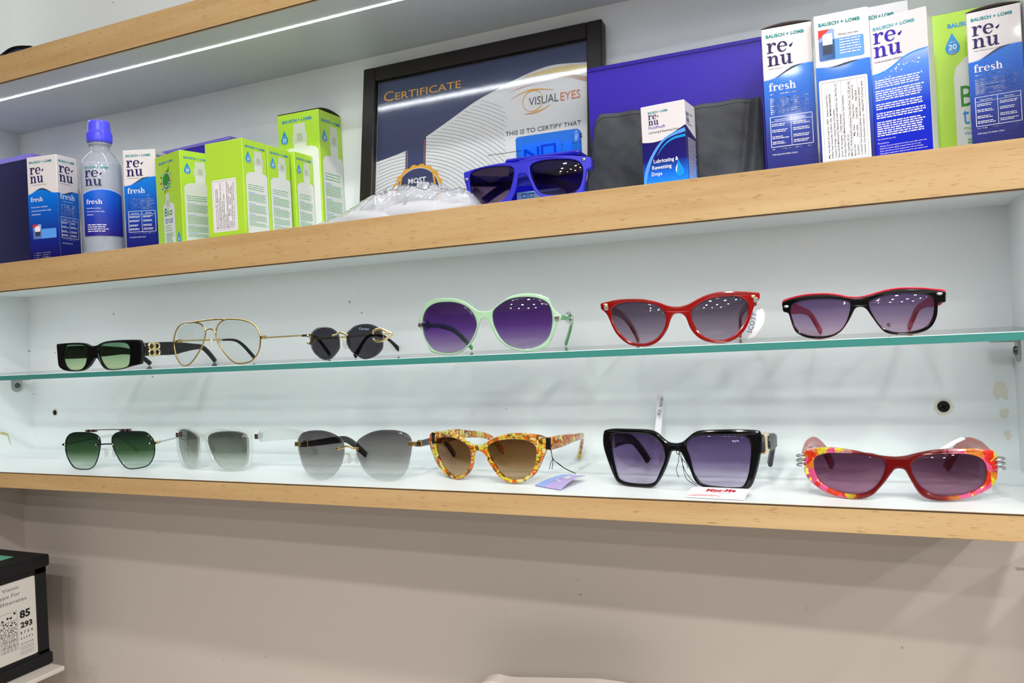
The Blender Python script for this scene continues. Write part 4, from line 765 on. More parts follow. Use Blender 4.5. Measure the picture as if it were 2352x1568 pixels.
for i, s in enumerate(('Lubricating &', 'Rewetting', 'Drops')): fr.text(LET('print_white'), s, (.25, .21, .19)[i]*w, (.335-.072*i)*h, .043*h, (.56, .44, .24)[i]*w, bold=.015, lift=4)
fr.poly(('drop_print', 'drop_blue'), [(.83*w+.10*w*math.sin(a), .20*h-.10*w*math.cos(a)) for a in [math.radians(x) for x in range(-120, 121, 24)]]+[(.80*w, .345*h)], 4)
fr.stroke(('drop_glint', 'print_white'), [(.76*w, .20*h), (.755*w, .24*h), (.785*w, .29*h)], [.012*w, .03*w, .008*w], 5)
for i, s in enumerate(('For Soft Contact Lenses', 'Including Disposable Lenses', 'SOOTHE & MOISTENS')): fr.text(LET('print_white'), s, .52*w, (.088-.036*i)*h, .020*h, (.55, .66, .5)[i]*w, 'C', lift=4)
dr = .033; ri.under(('printed_panel', 'drops_navy'), [(dr*i/8, h*(.72-.10*i/8)) for i in range(9)], .0005, 1)
bl(ri, dr, h, 'teal_ink', .86, .1, .6, .016); renu_logo(ri, .12*dr, .765*h, .042*h, 'navy_ink'); ri.text(LET('violet_ink'), 'MultiPlus', .12*dr, .735*h, .02*h, .5*dr, lift=2)
ri.words(('small_print', 'print_white'), .14*dr, .58*h, .80*dr, 30, .019*h, .007*h, 8, .15, 2); fr.done(); ri.done()
t, fr, ri, le, w = carton('solution_box', 'white and blue lens solution box right beside the large purple box', (-.068, .044), (-.025, .045), .033, .135, 'white_card')
fresh_back(fr, w, .135, 91); fr.done(); lid_flap(t, w, .033, .135, 'front', .0028, 'cardboard_inside')
t, fr, ri, le, w = carton('solution_box', 'white and blue lens solution box with a tall white price sticker', (-.023, .036), (.021, .0355), .033, .135, 'white_card')
h = .135; waves(fr, w, h, .655, .668, .010, 2.2); bl(fr, w, h, 'teal_ink', .925)
picture_inset(fr, .08*w, .70*h, .90*w, .90*h); fr.text(LET('black_ink'), 'Moisten your eyes', .45*w, .85*h, .011*h, .36*w, lift=3); fr.words(('small_print', 'print_white'), .46*w, .815*h, .40*w, 6, .017*h, .007*h, 14, .2, 4)
price_sticker(fr, .045*w, .035*h, .93*w, .575*h, LINES, 4); fr.done()
t, fr, ri, le, w = carton('solution_box', 'taller plain white solution box standing at the back between two blue ones', (.0139, .115), (.0574, .115), .033, .1625, 'bright_card')
bl(fr, w, .1625, 'teal_ink', .925, .06, .66, .022); fr.under(('printed_water', 'renu_mp_blue'), wave_pts(w, .1, .108, .002, 1), .0005, 1); fr.done()
t, fr, ri, le, w = carton('solution_box', 'white and royal blue multi-purpose solution box covered in fine print', (.022, .057), (.066, .047), .033, .130, 'white_card')
h = .13; top = [(w*i/22, h*(.615+.115*(1/(1+math.exp(-8*(i/22-.45)))))) for i in range(23)]
fr.under(('printed_water', 'renu_mp_blue'), top, .0005, 1); fr.between(('wave_highlight', 'azure'), top, [(u, v+.008*h) for u, v in top], 1); fr.stroke(('wave_shadow', 'drop_blue'), top[::3], .004*h, 2)
for i in range(26):
    R = random.Random(i); fr.disc(('bubble_print', 'print_white'), R.uniform(.04, .9)*w, h*R.uniform(.58, .68), R.uniform(.002, .006)*h, n=10, lift=2)
bl(fr, w, h, 'pale_teal_ink', .92, .06, .74, .021); renu_logo(fr, .06*w, .735*h, .073*h, 'violet_ink'); fr.text(LET('navy_ink'), 'multi-purpose solution', .06*w, .70*h, .013*h, .50*w, lift=2)
k = ('small_print', 'print_white')
for j, (vv, n) in enumerate(((.575, 4), (.505, 5), (.415, 3), (.355, 3), (.295, 7))): fr.words(k, .05*w, vv*h, .86*w, n, .0148*h, .0075*h, 120+j, .12, 2)
fr.text(LET('print_white'), 'For external use only.', .05*w, .182*h, .009*h, .32*w, lift=2); fr.text(LET('print_white'), 'Precautions:', .05*w, .155*h, .009*h, .2*w, lift=2)
for i, s in enumerate(('Always discard solution from lens case after each use.', 'Keep the bottle tightly closed when not in use.', 'Store solution at room temperature. Do not freeze.', 'Use before expiration date printed on the carton and', 'bottle.')): fr.text(LET('print_white'), s, .08*w, (.135-.0165*i)*h, .0085*h, (.82, .72, .76, .82, .12)[i]*w, lift=2)
fr.done()
t, fr, ri, le, w = carton('solution_box', 'lime green solution box half hidden near the right end of the shelf', (.074, .106), (.133, .1025), .052, .14, 'lime_card')
h = .14; bl(fr, w, h, 'drop_blue', .90, .23, .70, .026); bio_drop(fr, .285*w, .77*h, .20*w)
fr.poly(('bottle_picture', 'bottle_print'), [(.28*w, .002*h), (.97*w, .002*h), (.97*w, .60*h), (.80*w, .70*h), (.45*w, .70*h), (.31*w, .64*h), (.28*w, .58*h)], 1)
fr.text(LET('leaf_green'), 'Bio', .36*w, .385*h, .135*h, .44*w, lift=3); fr.text(LET('drop_blue'), 'true', .37*w, .27*h, .12*h, .44*w, lift=3)
fr.text(LET('green_ink'), 'multi-purpose', .38*w, .235*h, .022*h, .45*w, lift=3); fr.text(LET('blue_green_ink'), 'Works like', .38*w, .20*h, .022*h, .35*w, lift=3)
fr.words(('small_print', 'green_ink'), .42*w, .165*h, .3*w, 8, .018*h, .008*h, 5, .3, 3); fr.done()
bio_drop(le, .80*.052, .77*h, .28*.052); le.poly(('bottle_picture', 'bottle_print'), [(.05*.052, .002*h), (.95*.052, .002*h), (.95*.052, .55*h), (.6*.052, .68*h), (.3*.052, .68*h), (.05*.052, .56*h)], 1); le.done()
t, fr, ri, le, w = carton('solution_box', 'white and blue lens solution box at the right end, lid ajar', (.096, .056), (.1345, .051), .033, .120, 'white_card')
fresh_back(fr, w, .120, 131); fr.done(); lid_flap(t, w, .033, .120, 'front', .0028, 'cardboard_inside')
# ------------------------------------------------------------------ certificate
ct = thing('framed_certificate', 'black framed certificate leaning against the back panel', 'certificate', (-.4139, .125, ZB_T+.0022)); ct.rotation_euler = (-math.radians(7.74), 0, 0)
X0, X1, HT, BW = -.1627, .1628, .2225, .0185
for a, b in (((X0, 0, 0), (X0+BW, .015, HT)), ((X1-BW, 0, 0), (X1, .015, HT)), ((X0+BW, 0, HT-BW), (X1-BW, .015, HT)), ((X0+BW, 0, 0), (X1-BW, .015, BW))): box('frame_bar', a, b, 'frame_black', ct, .0012, 1)
box('backing', (X0+BW, .0085, BW), (X1-BW, .0145, HT-BW), 'cert_white', ct)
box('glazing', (X0+BW, .0048, BW), (X1-BW, .0060, HT-BW), 'frame_glazing', ct)
cv = Canvas(ct, lambda u, v, l: (u/1000.0+.4139, .0083-l, v/1000.0))
IL, IR, IT = -557.6, -270.2, 203.5
nb = [(-557.6, 97.5), (-514.7, 106.1), (-485.3, 120.0), (-451.2, 136.9), (-416.2, 154.7), (-385.4, 165.5), (-356.9, 174.7), (-332.3, 180.5), (-308.2, 182.1), (-270.2, 177.6)]
nbs = [(p.x, p.y) for p in catmull([(a, b, 0) for a, b in nb], 4)]
cv.between(('navy_field', 'cert_navy'), nbs, [(u, IT) for u, v in nbs], 1)
def bnd(u):
    for (a, b), (c, d) in zip(nbs, nbs[1:]):
        if a <= u <= c: return b+(d-b)*(u-a)/max(c-a, 1e-6)
    return nbs[-1][1]
for i in range(30):
    r = 62+5.2*i; seg = []
    for k in range(60):
        a = math.radians(128-2.2*k); u, v = -512+r*1.05*math.cos(a), 4+r*.80*math.sin(a)
        if IL < u < -372 and 20 < v < bnd(max(u, IL))-1: seg.append((u, v))
        else:
            if len(seg) > 3: cv.stroke(('guilloche_line', 'cert_grey'), seg, .5, 1, 1)
            seg = []
    if len(seg) > 3: cv.stroke(('guilloche_line', 'cert_grey'), seg, .5, 1, 1)
cv.between(('gold_ribbon_print', 'cert_pale_gold'), [(-350, 173.5), (-316, 172.5), (-290, 170), (-270.3, 164)], [(-350, 175.2), (-316, 178.5), (-290, 178.2), (-270.3, 174.5)], 2)
cv.between(('tan_ribbon_print', 'cert_tan'), [(-316, 168), (-290, 162), (-270.3, 153.5)], [(-316, 169), (-290, 166.5), (-270.3, 160)], 2)
cv.poly(('ribbon_print', 'cert_navy'), [(-513.7, 100), (-513.7, 106.4), (-484.6, 120.4), (-484.6, 70), (-513.7, 70)], 2)
for u in (-511.5, -487): cv.rect(('gold_line', 'orange_ink'), u, 76, u+.7, 106 if u < -500 else 117, 3)
n = 72
cv.poly(('medal_rim', 'cert_gold'), [(-495.8+(36.5+1.3*math.cos(18*2*math.pi*i/n))*math.cos(2*math.pi*i/n), 49+(36.5+1.3*math.cos(18*2*math.pi*i/n))*math.sin(2*math.pi*i/n)) for i in range(n)], 4)
cv.disc(('medal_ring', 'cert_white'), -495.8, 49, 32.5, n=48, lift=5); cv.disc(('medal_field', 'cert_navy'), -495.8, 49, 31.7, n=48, lift=6)
cv.text(LET('cert_white'), 'MOST', -495.8, 62, 6.5, 26, 'C', bold=.03, lift=7)
for i in range(5):
    for s in (-1, 1): cv.disc(('laurel_print', 'cert_gold'), -495.8+s*(23+1.5*i*.5), 72-4.2*i, 1.6, 2.2, n=10, lift=7)
cv.text(LET('cert_gold'), 'C', -549, 176.2, 13.5, 14.5, lift=4); cv.text(LET('cert_gold'), 'ERTIFICATE', -531.5, 176.2, 9.6, 95.5, lift=4)
cv.text(LET('slate_ink'), 'VISUAL', -344.4, 137.0, 10, 37.5, lift=4); cv.text(LET('orange_ink'), 'EYES', -304.5, 136.6, 10.2, 24.5, lift=4)
kk = ('eye_mark', 'cert_gold')
cv.stroke(kk, [(-339.6+12.8*math.cos(a), 142.6+12.8*math.sin(a)) for a in [math.radians(x) for x in range(-100, 261, 20)]], [.5, .9, 1.2, .7, .5, .5, .5, .7, 1, 1.3, 1.3, 1.2, 1, .9, .8, .7, .6, .5, .4], 3, 3)
cv.stroke(kk, [(-368.5, 148.5), (-356, 153.8), (-343, 156.6), (-328, 155.2), (-313, 151.9)], [.2, .9, 1.4, 1.1, .2], 3); cv.stroke(kk, [(-350.6, 127.6), (-336, 128), (-325, 130.5), (-316, 134.8)], [.3, 1.5, 1.1, .2], 3)
cv.stroke(('eye_mark_fine', 'orange_ink'), [(-370, 157.5), (-352, 162), (-338, 163)], [.2, .7, .2], 3)
cv.text(LET('slate_ink'), 'THIS IS TO CERTIFY THAT', -374.8, 104.2, 5.4, 95.5, lift=3); cv.text(LET('black_ink'), 'S', -281.4, 88.6, 5.0, 3.6, bold=.03, lift=3); cv.rect(('rule', 'grey_ink'), -398.1, 83.6, -280, 84.1, 2)
cv.done()

# ------------------------------------------------------------------ leather pouch, plastic bag, blue lens case
def grid_solid(name, nx, ny, f, fb, mat, parent):
    V = [f(i/nx, j/ny) for j in range(ny+1) for i in range(nx+1)]; m = len(V)
    V += [fb(i/nx, j/ny) for j in range(ny+1) for i in range(nx+1)]; F = []; w = nx+1
    for j in range(ny):
        for i in range(nx):
            a = j*w+i; F.append((a, a+1, a+w+1, a+w)); F.append((m+a, m+a+w, m+a+w+1, m+a+1))
    for i in range(nx): F.append((i, m+i, m+i+1, i+1)); a = ny*w+i; F.append((a, a+1, m+a+1, m+a))
    for j in range(ny): a = j*w; F.append((a, a+w, m+a+w, m+a)); a = j*w+nx; F.append((a, m+a, m+a+w, a+w))
    return mesh_obj(name, V, F, mat, parent, True)
from mathutils import noise as mn
def pouch(s, t, off):
    x = (-.262+s*.1855)*(1-t)+(-.2462+s*.1700)*t
    top = .0965-.0085*s+.0012*math.sin(9*s)+.0006*math.sin(31*s)-.006*max(0, .03-s)/.03
    z = .0002+t*top
    wr = .0016*mn.noise(Vector((s*4, t*2.5, 3)))+.0006*mn.noise(Vector((s*12+t*6, t*8, 7)))+.004*math.exp(-((s-.93-.05*t)/.03)**2)-.003*math.exp(-((s-.88-.06*t)/.02)**2)
    y = .0905+.0065*t-wr*off
    return (x+.17, y-.09+(.0035 if off == 0 else -.0012), z)
po = thing('leather_pouch', 'flat black leather pouch leaning against the large purple box', 'pouch', (-.17, .09, ZB_T))
grid_solid('body', 60, 30, lambda s, t: pouch(s, t, 1), lambda s, t: pouch(s, t, 0), 'black_leather', po)
tube('stitching', [pouch(i/20, .955, 1) for i in range(21)], .00022, 'black_matte', po, 2, n=6)

bag = thing('plastic_bag', 'crumpled clear plastic bag of white packets between lime boxes and blue sunglasses', 'bag', (-.468, .062, ZB_T))
def bagf(u, v):
    x = -.106+.222*u; y = -.047+.088*v
    e = max(0.0, 1-(2*v-1)**2)**.45
    pk = catmull([(0, .002, 0), (.10, .010, 0), (.22, .020, 0), (.36, .037, 0), (.45, .0385, 0), (.52, .0405, 0), (.64, .0400, 0), (.72, .035, 0), (.80, .030, 0), (.93, .026, 0), (1, .008, 0)], 6)
    hh = pk[-1].y
    for a, b in zip(pk, pk[1:]):
        if a.x <= u <= b.x: hh = a.y+(b.y-a.y)*(u-a.x)/max(b.x-a.x, 1e-6); break
    f1 = mn.noise(Vector((u*7+v*5, v*4-u*2, 1.5))); f2 = mn.noise(Vector((u*17-v*8, v*10+u*5, 4.5))); f3 = mn.noise(Vector((u*40+v*12, v*26-u*14, 8.5)))
    n = .55*(1-abs(f1)*2.2)**2*(-1 if f1 < 0 else 1)*.3+.20*abs(f2)+.07*abs(f3)+.18*abs(f1)
    return (x+.004*mn.noise(Vector((u*6, v*6, 9))), y, max(.0004, e*(hh*(1.03-.62*n))))
grid_solid('film', 140, 60, bagf, lambda u, v: (-.106+.222*u, -.047+.088*v, .0002), 'polybag', bag)
for i, (x, y, r) in enumerate(((-.036, .004, (.046, .030, .0095)), (.016, .006, (.050, .030, .0120)), (.066, .0, (.040, .030, .0065)))): ellipsoid('white_packet', (x, y, r[2]+.0006), r, 'bright_card', bag, Matrix.Rotation(.10-.1*i, 3, 'Y'))
bc = Canvas(bag, lambda u, v, l: (u, -.0205-l+.004*abs(u), v)); bc.stroke(('blue_mark', 'slate_ink'), [(.002, .010), (.010, .014), (.018, .022)], [.002, .0024, .002]); bc.done()

ca2 = thing('lens_case', 'open translucent blue contact lens case behind the blue sunglasses', 'case', (-.2955, .0745, ZB_T+.0002), math.radians(2))
bm = bmesh.new(); add_box(bm, (-.040, -.0145, 0), (.040, .0145, .050), .005, 3); bm_obj('base', bm, 'blue_base', ca2, True)
bm = bmesh.new(); add_box(bm, (-.0415, -.0165, .0495), (.0415, .0165, .0555), .0028, 3); bm_obj('rim', bm, 'blue_base', ca2, True)
bm = bmesh.new(); add_box(bm, (-.0365, .002, .0545), (.0365, .0145, .0825), .004, 3); bm_obj('lid', bm, 'blue_shell', ca2, True)
box('card', (-.030, .0046, .0556), (.0155, .0052, .0735), 'card_blue', ca2); box('vial', (.018, .005, .0556), (.0275, .0068, .0705), 'card_blue', ca2)
c2 = Canvas(ca2, lambda u, v, l: (u, .0045-l, v))
k = ('card_lettering', 'case_print')
c2.stroke(k, [(-.0255, .0562), (-.0255, .0665)], .0026, 2, 1); c2.stroke(k, [(-.0262, .0672), (-.0125, .0575)], .0030, 2, 1); c2.stroke(k, [(-.0105, .0562), (-.0105, .0690)], .0028, 2, 1)
for a in ((-.0072, .0572, .0100, .0594), (-.0072, .0680, .0100, .0702), (-.0072, .0572, -.0046, .0702), (.0074, .0572, .0100, .0702)): c2.rect(k, *a, lift=2)
c2.done()
c3 = Canvas(ca2, lambda u, v, l: (u, -.0147-l, v))
c3.rect(('base_card', 'card_blue'), -.030, .004, .024, .0185, 1)
for s, u, v, hh, ww in (('Fre', -.0105, .0120, .0026, .0065), ('www.P', -.0165, .0078, .0024, .0105), ('enses.com', .003, .0092, .0022, .0150)): c3.text(LET('print_white'), s, u, v, hh, ww, bold=.01, lift=3)
for u in (-.0245, -.0165): c3.frame(('card_lettering', 'case_print'), u, .0115, u+.0062, .0165, .0008, 2)
c3.done()

# ------------------------------------------------------------------ near vision chart on its stand
CX = -1.157
vb = thing('vision_chart_box', 'black near vision test chart box with dotted squares and numbers', 'chart', (CX, .025, .977))
def vbx(name, a, b, mat, bev, seg=2): return box(name, (a[0]-CX, a[1]-.025, a[2]-.977), (b[0]-CX, b[1]-.025, b[2]-.977), mat, vb, bev, seg)
vbx('housing', (CX-.13, -.048, .990), (CX-.0012, .0965, 1.128), 'black_matte', .004)
vbx('top_cover', (CX-.135, -.053, 1.125), (CX+.003, .1015, 1.143), 'black_matte', .003); vbx('base_cover', (CX-.135, -.053, .977), (CX+.003, .1005, .995), 'black_matte', .003)
vbx('bezel_top', (CX-.0014, -.048, 1.117), (CX, .0965, 1.125), 'black_matte', 0); vbx('bezel_side', (CX-.0014, .0795, .996), (CX, .0965, 1.125), 'black_matte', .0004, 1); vbx('bezel_foot', (CX-.0014, -.048, .995), (CX, .0965, 1.000), 'black_matte', 0)
vbx('top_window', (CX-.115, -.030, 1.1425), (CX-.038, .0735, 1.1434), 'mint_panel', .0002, 1)
vc = Canvas(vb, lambda u, v, l: (-.0011+l, u/1000.0-.025, v/1000.0-.977))
vc.rect(('chart_sheet', 'chart_paper'), -40, 1000.5, 80, 1116.8, 1, 4)
for s, u, v, hh, ww in (('Near Vision', 55, 1104.6, 5.2, 46), ('Test Type For', 57, 1095, 5.2, 54), ('Children & Illiterates', 66, 1085.3, 5.2, 88)): vc.text(('chart_lettering', 'grey_ink'), s, u, v, hh, ww, 'R', lift=2)
for s, l, r, v, hh in (('85', 54.8, 70.6, 1060.2, 10.5), ('293', 55.5, 73.1, 1045.8, 7.6)): vc.text(('chart_lettering', 'black_ink'), s, l, v, hh, r-l, bold=.04, lift=2)
for s, v, hh in (('8  7  5  4', 1036.4, 3.8), ('6  3  0  9  2', 1028.8, 2.8), ('4 7 6 3 5 8', 1021.2, 1.9)): vc.text(('chart_lettering', 'black_ink'), s, 55, v, hh, 18, bold=.02, lift=2)
for v in (1013.8, 1006.6): vc.frame(('chart_rule', 'grey_ink'), 54.5, v, 73, v+4.4, .35, 2); vc.text(('chart_lettering', 'grey_ink'), '6 4 5 8 2', 57, v+1.3, 1.8, 13, lift=2)
R = random.Random(2)
def dotcell(u0, v0, u1, v1, n, r):
    vc.frame(('chart_rule', 'grey_ink'), u0, v0, u1, v1, .3, 2)
    for i in range(n):
        for _ in range(30):
            a, b = R.uniform(u0+1.6*r, u1-1.6*r), R.uniform(v0+1.6*r, v1-1.6*r)
            if all((a-p)**2+(b-q)**2 > (2.6*r)**2 for p, q in dots): break
        dots.append((a, b)); vc.disc(('chart_dot', 'black_ink'), a, b, r, n=10, lift=2)
rows = [(1060.4, 1073.6, 1, 1.7, 4), (1051.0, 1060.4, 2, 1.2, 5), (1041.2, 1051.0, 3, .9, 5), (1031.8, 1041.2, 4, .7, 5), (1024.5, 1031.8, 4, .5, 6), (1017.2, 1024.5, 5, .42, 6)]
for (v0, v1, n, r, m) in rows:
    for i in range(n): dots = []; dotcell(26.4+24.9*i/n, v0, 26.4+24.9*(i+1)/n, v1, m, r)
for i, (v, r) in enumerate(((1066, 3.2), (1036, 2.2), (1027, 2.0), (1019, 1.8))): vc.disc(('chart_dot', 'black_ink'), 22.5, v, r, lift=2)
vc.done()
st = thing('instrument_stand', 'pale metal stand plate under the black vision chart box', 'stand', (-1.21, .024, 0.0))
box('plate', (-.085, -.074, .9695), (.0835, .074, .9765), 'plate_white', st, .0015, 2)
lathe('pole', [(.018, .012), (.018, .9695)], 'steel', st, 20); lathe('foot', [(.08, 0.0005), (.08, .008), (.02, .014)], 'black_matte', st, 28)
# pale padded panel whose rounded top just enters the frame
pn = thing('padded_panel', 'cream padded backrest whose top edge just shows at the bottom of the picture', 'chair', (-.345, .10, 0))
prof = catmull([(-.095, .98, 0), (-.088, 1.020, 0), (-.073, 1.0455, 0), (-.058, 1.0530, 0), (-.040, 1.0522, 0), (.0, 1.0565, 0), (.040, 1.0610, 0), (.072, 1.0640, 0), (.110, 1.060, 0), (.125, 1.03, 0), (.128, .98, 0)], 6)
V, F = plate([[(p.x, p.y) for p in prof]+[(.128, .55), (-.095, .55)]], .030, .006); mesh_obj('backrest', [(v.x, v.z, v.y) for v in V], F, 'cream_vinyl', pn)
for sx in (-.07, .10): tube('leg', [(sx, 0, .57), (sx, 0, .30), (sx, 0, .0005)], .011, 'steel', pn, 1)
box('seat', (-.10, -.36, .44), (.13, -.012, .49), 'cream_vinyl', pn, .012, 3); box('seat_rail', (-.075, -.03, .455), (.105, .012, .475), 'steel', pn)
for sx in (-.08, .11): tube('leg', [(sx, -.33, .45), (sx, -.33, .2), (sx, -.33, .0005)], .011, 'steel', pn, 1)
# ------------------------------------------------------------------ spectacles
def mm(p): return tuple(v/1000.0 for v in p)
def outline(pts, sub=4): return [(p.x/1000.0, p.y/1000.0) for p in catmull([(a, b, 0) for a, b in pts], sub, True)]
def lens_mesh(name, pts, c, mat, parent, grow=0.0, dome=.0022, thick=.0016, y=0.0, fit=True):
    o = outline(pts, 3); cx = sum(p[0] for p in o)/len(o); cz = sum(p[1] for p in o)/len(o); n = len(o)
    rings = (1.0, .9, .75, .55, .3); V = []; F = []
    for side in (0, 1):
        for q in rings:
            for (a, b) in o:
                dx, dz = a-cx, b-cz; L = math.hypot(dx, dz); s = (L+grow)/L*q
                x, z = cx+dx*s, cz+dz*s
                V.append((x, c*x*x+y-dome*(1-q*q)+side*thick, z))
        V.append((cx, c*cx*cx+y-dome+side*thick, cz))
    m = len(rings)*n+1
    for side in (0, 1):
        B = side*m
        for j in range(len(rings)-1):
            for i in range(n):
                k = (i+1) % n; f = (B+j*n+i, B+j*n+k, B+(j+1)*n+k, B+(j+1)*n+i); F.append(f if side == 0 else f[::-1])
        for i in range(n):
            k = (i+1) % n; f = (B+(len(rings)-1)*n+i, B+(len(rings)-1)*n+k, B+m-1); F.append(f if side == 0 else f[::-1])
    for i in range(n): k = (i+1) % n; F.append((i, m+i, m+k, k))
    return mesh_obj(name, V, F, mat, parent, True)
def front_mesh(name, splines, c, thick, mat, parent, bev=.0008, y=0.0):
    V, F = plate([outline(s) for s in splines], thick, bev)
    return mesh_obj(name, [(v.x, c*v.x*v.x+y+v.z, v.y) for v in V], F, mat, parent)
def wire_rim(pts, c, r, mat, parent, y=0.0, name='rim'):
    return tube(name, [(a/1000, c*(a/1000)**2+y, b/1000) for a, b in pts], r, mat, parent, 4, True)
def pair(key, name, label, group=None, z=0.0):
    g = GLASSES[key]; t = thing(name, label, 'glasses', (g['o'][0], g['o'][1], g['o'][2]+z), math.radians(g['yaw']), group)
    return t, g, g['c']
def rivet(t, x, z, c, mat='silver', w=.0035, h=.0016, th=.0022): ellipsoid('rivet', (x/1000, c*(x/1000)**2-th, z/1000), (w, .0009, h), mat, t)
def pads(t, g, c, x0, zs, mat='silver', back=.006):
    for s, x in ((-1, x0[0]), (1, x0[1])):
        tube('pad_arm', [mm((x+s*2.5, 1.5, zs+3)), mm((x+s*1.5, 5, zs+3.5)), mm((x-s*.5, back*1000, zs))], .0005, mat, t, 4, n=6)
        ellipsoid('nose_pad', mm((x-s*.8, back*1000, zs-2)), (.0016, .0026, .0062), 'nose_pad', t)
def hinge(t, x, y, z, mat='silver', s=(.0022, .0030, .0022)):
    box('hinge', (x/1000-s[0], y/1000-s[1], z/1000-s[2]), (x/1000+s[0], y/1000+s[1], z/1000+s[2]), mat, t, .0005, 1)
def lens_text(t, g, c, s, u, v, hh, ww, dome, mat='grey_ink', rot=0.0):
    cvs = Canvas(t, lambda a, b, l: (a/1000, c*(a/1000)**2-dome-l*2, b/1000)); cvs.text(('lens_lettering', mat), s, u, v, hh, ww, rot=rot, lift=1); cvs.done()
GLS = 'spectacles on the glass shelf'; LOW = 'sunglasses on the lowest shelf'; 

# 1 black rectangular, gold emblem on the arm
t, g, c = pair('bb', 'sunglasses', 'black rectangular sunglasses with pale green lenses and a gold emblem on the arm', GLS)
lens('lens_pale_green', (112, 156, 128), (206, 226, 176), .004, .036, .9)
front_mesh('front', [g['outer'], g['L'], g['R']], c, .005, 'black_gloss', t, .001)
for k in 'LR': lens_mesh('lens', g[k], c, 'lens_pale_green', t, .0008)
a = band('temple', [mm(p) for p in [(71.5, 10, 25), (70.5, 34, 25), (69, 62, 24.5), (68.5, 82, 25), (68, 100, 25), (67, 116, 24), (66.5, 128, 17), (66, 143, 2.5)]], [.017, .0175, .0175, .013, .009, .0072, .0072, .0068], .004, 'black_gloss', t)
e = thing; bmx = []
for (u, v, r) in ((20, 28.6, 4.0), (29, 28.6, 4.0), (20, 20.4, 4.0), (29, 20.4, 4.0)):
    tube('emblem_loop', [mm((73.9-.035*(u-20), u+r*1.1*math.cos(q), v+r*math.sin(q))) for q in [2*math.pi*i/14 for i in range(14)]], .0013, 'pale_gold', a, 3, True)
box('emblem_bar', mm((72.6, 22.6, 15.8)), mm((75.0, 26.4, 33.4)), 'pale_gold', a, .0005, 1)
band('temple', [mm(p) for p in [(-65.5, 8, 26), (-65, 40, 25.5), (-63, 76, 25), (-61, 108, 23), (-59.5, 130, 14), (-58.5, 146, 2.5)]], [.017, .0175, .014, .009, .0072, .0068], .004, 'black_gloss', t)
# 2 gold aviators
t, g, c = pair('avi', 'aviator_glasses', 'thin gold wire aviator glasses with clear lenses and a double bridge', GLS, .0012)
lens('lens_clear', (244, 250, 248), (248, 252, 250), 0, .05, .7)
for k in 'LR': wire_rim(g[k], c, .0009, 'gold', t); lens_mesh('lens', g[k], c, 'lens_clear', t, -.0002, .0028, .0014, -.0006)
Lx = max(p[0] for p in g['L']); Rx = min(p[0] for p in g['R']); lt = max(p[1] for p in g['L']); rt = max(p[1] for p in g['R'])
ml = [p for p in g['L'] if p[1] > lt-2]; mr = [p for p in g['R'] if p[1] > rt-2]
tube('brow_bar', [mm((max(q[0] for q in ml)-6, .8, lt-.2)), mm((-8, -.6, lt+1.2)), mm((8, -.6, rt+.6)), mm((min(q[0] for q in mr)+3, .8, rt))], .0010, 'gold', t, 6)
tube('bridge', [mm((Lx-.3, 0, 38)), mm((Lx+2.5, -1, 42)), mm(((Lx+Rx)/2, -1.5, 43.5)), mm((Rx-2.5, -1, 42)), mm((Rx+.3, 0, 38))], .0009, 'gold', t, 6)
pads(t, g, c, (Lx+2, Rx-2), 28, 'gold')
for s, p in ((1, [(72.5, 6, 30), (72, 18, 29.5), (70.5, 60, 30), (69, 78, 30)]), (-1, [(-70.5, 6, 31), (-69.5, 30, 31), (-68, 60, 30.5), (-67, 74, 30)])):
    a = tube('temple', [mm(q) for q in p], .0009, 'gold', t, 6); hinge(t, p[0][0], p[0][1]+3, p[0][2], 'gold', (.0018, .004, .0020))
    e_ = p[-1]; band('tip_sleeve', [mm(q) for q in [(e_[0], e_[1]-1, e_[2]), (e_[0]-s*.6, e_[1]+20, e_[2]-1.2), (e_[0]-s*1.4, e_[1]+34, e_[2]-9), (e_[0]-s*2.4, e_[1]+52, 3.0)]], [.0026, .0036, .0046, .0052], .0024, 'black_gloss', a)
# 3 rimless dark
t, g, c = pair('rimless', 'sunglasses', 'rimless dark grey sunglasses with gold hoop hinges', GLS)
lens('lens_dark_grey', (74, 74, 82), (78, 77, 84), 0, .04, 1.1)
P('lens_bevel', (70, 72, 84), .1)
for k in 'LR': lens_mesh('lens', g[k], c, 'lens_dark_grey', t, 0, .0016, .002)
Lx = max(p[0] for p in g['L']); Rx = min(p[0] for p in g['R']); RX = max(p[0] for p in g['R']); LX = min(p[0] for p in g['L'])
tube('bridge', [mm((Lx-7, -2.2, 28.0)), mm((Lx-1, -2.4, 28.6)), mm(((Lx+Rx)/2, -3.2, 31.0)), mm((Rx+1, -2.4, 28.4)), mm((Rx+5, -2.2, 27.4))], .0012, 'pale_gold', t, 6)
pads(t, g, c, (Lx+2.4, Rx-2.4), 20, 'pale_gold')
lens_text(t, g, c, 'Cartier', RX-31, 33.0, 2.2, 15, .0008, 'pale_wave', -.08)
hp = [mm(q) for q in ((RX-9, -1.6, 29), (RX-4, -2.0, 31.6), (RX+3, -1.4, 32), (RX+9, 1, 29.5), (RX+13, 4, 26.2), (RX+9, 1, 22.0), (RX+3, -1.4, 19.2), (RX-4, -2, 19.2), (RX-8, -1.6, 21))]
tube('hoop_hinge', hp, .0014, 'pale_gold', t, 6)
for z in (28.6, 21.2): ellipsoid('rivet', mm((RX-8.6, -1.4, z)), (.0016, .0012, .0018), 'pale_gold', t); ellipsoid('rivet', mm((LX+2.5, -1.0, z)), (.0016, .0012, .0018), 'pale_gold', t)
tube('hoop_hinge', [mm(q) for q in ((LX+2.0, -1.0, 29), (LX+.5, 3, 30.5), (LX-2, 9, 28), (LX-2.5, 11, 25), (LX-2, 9, 22), (LX+.5, 3, 19.8), (LX+2.0, -1.0, 21))], .0013, 'pale_gold', t, 6)
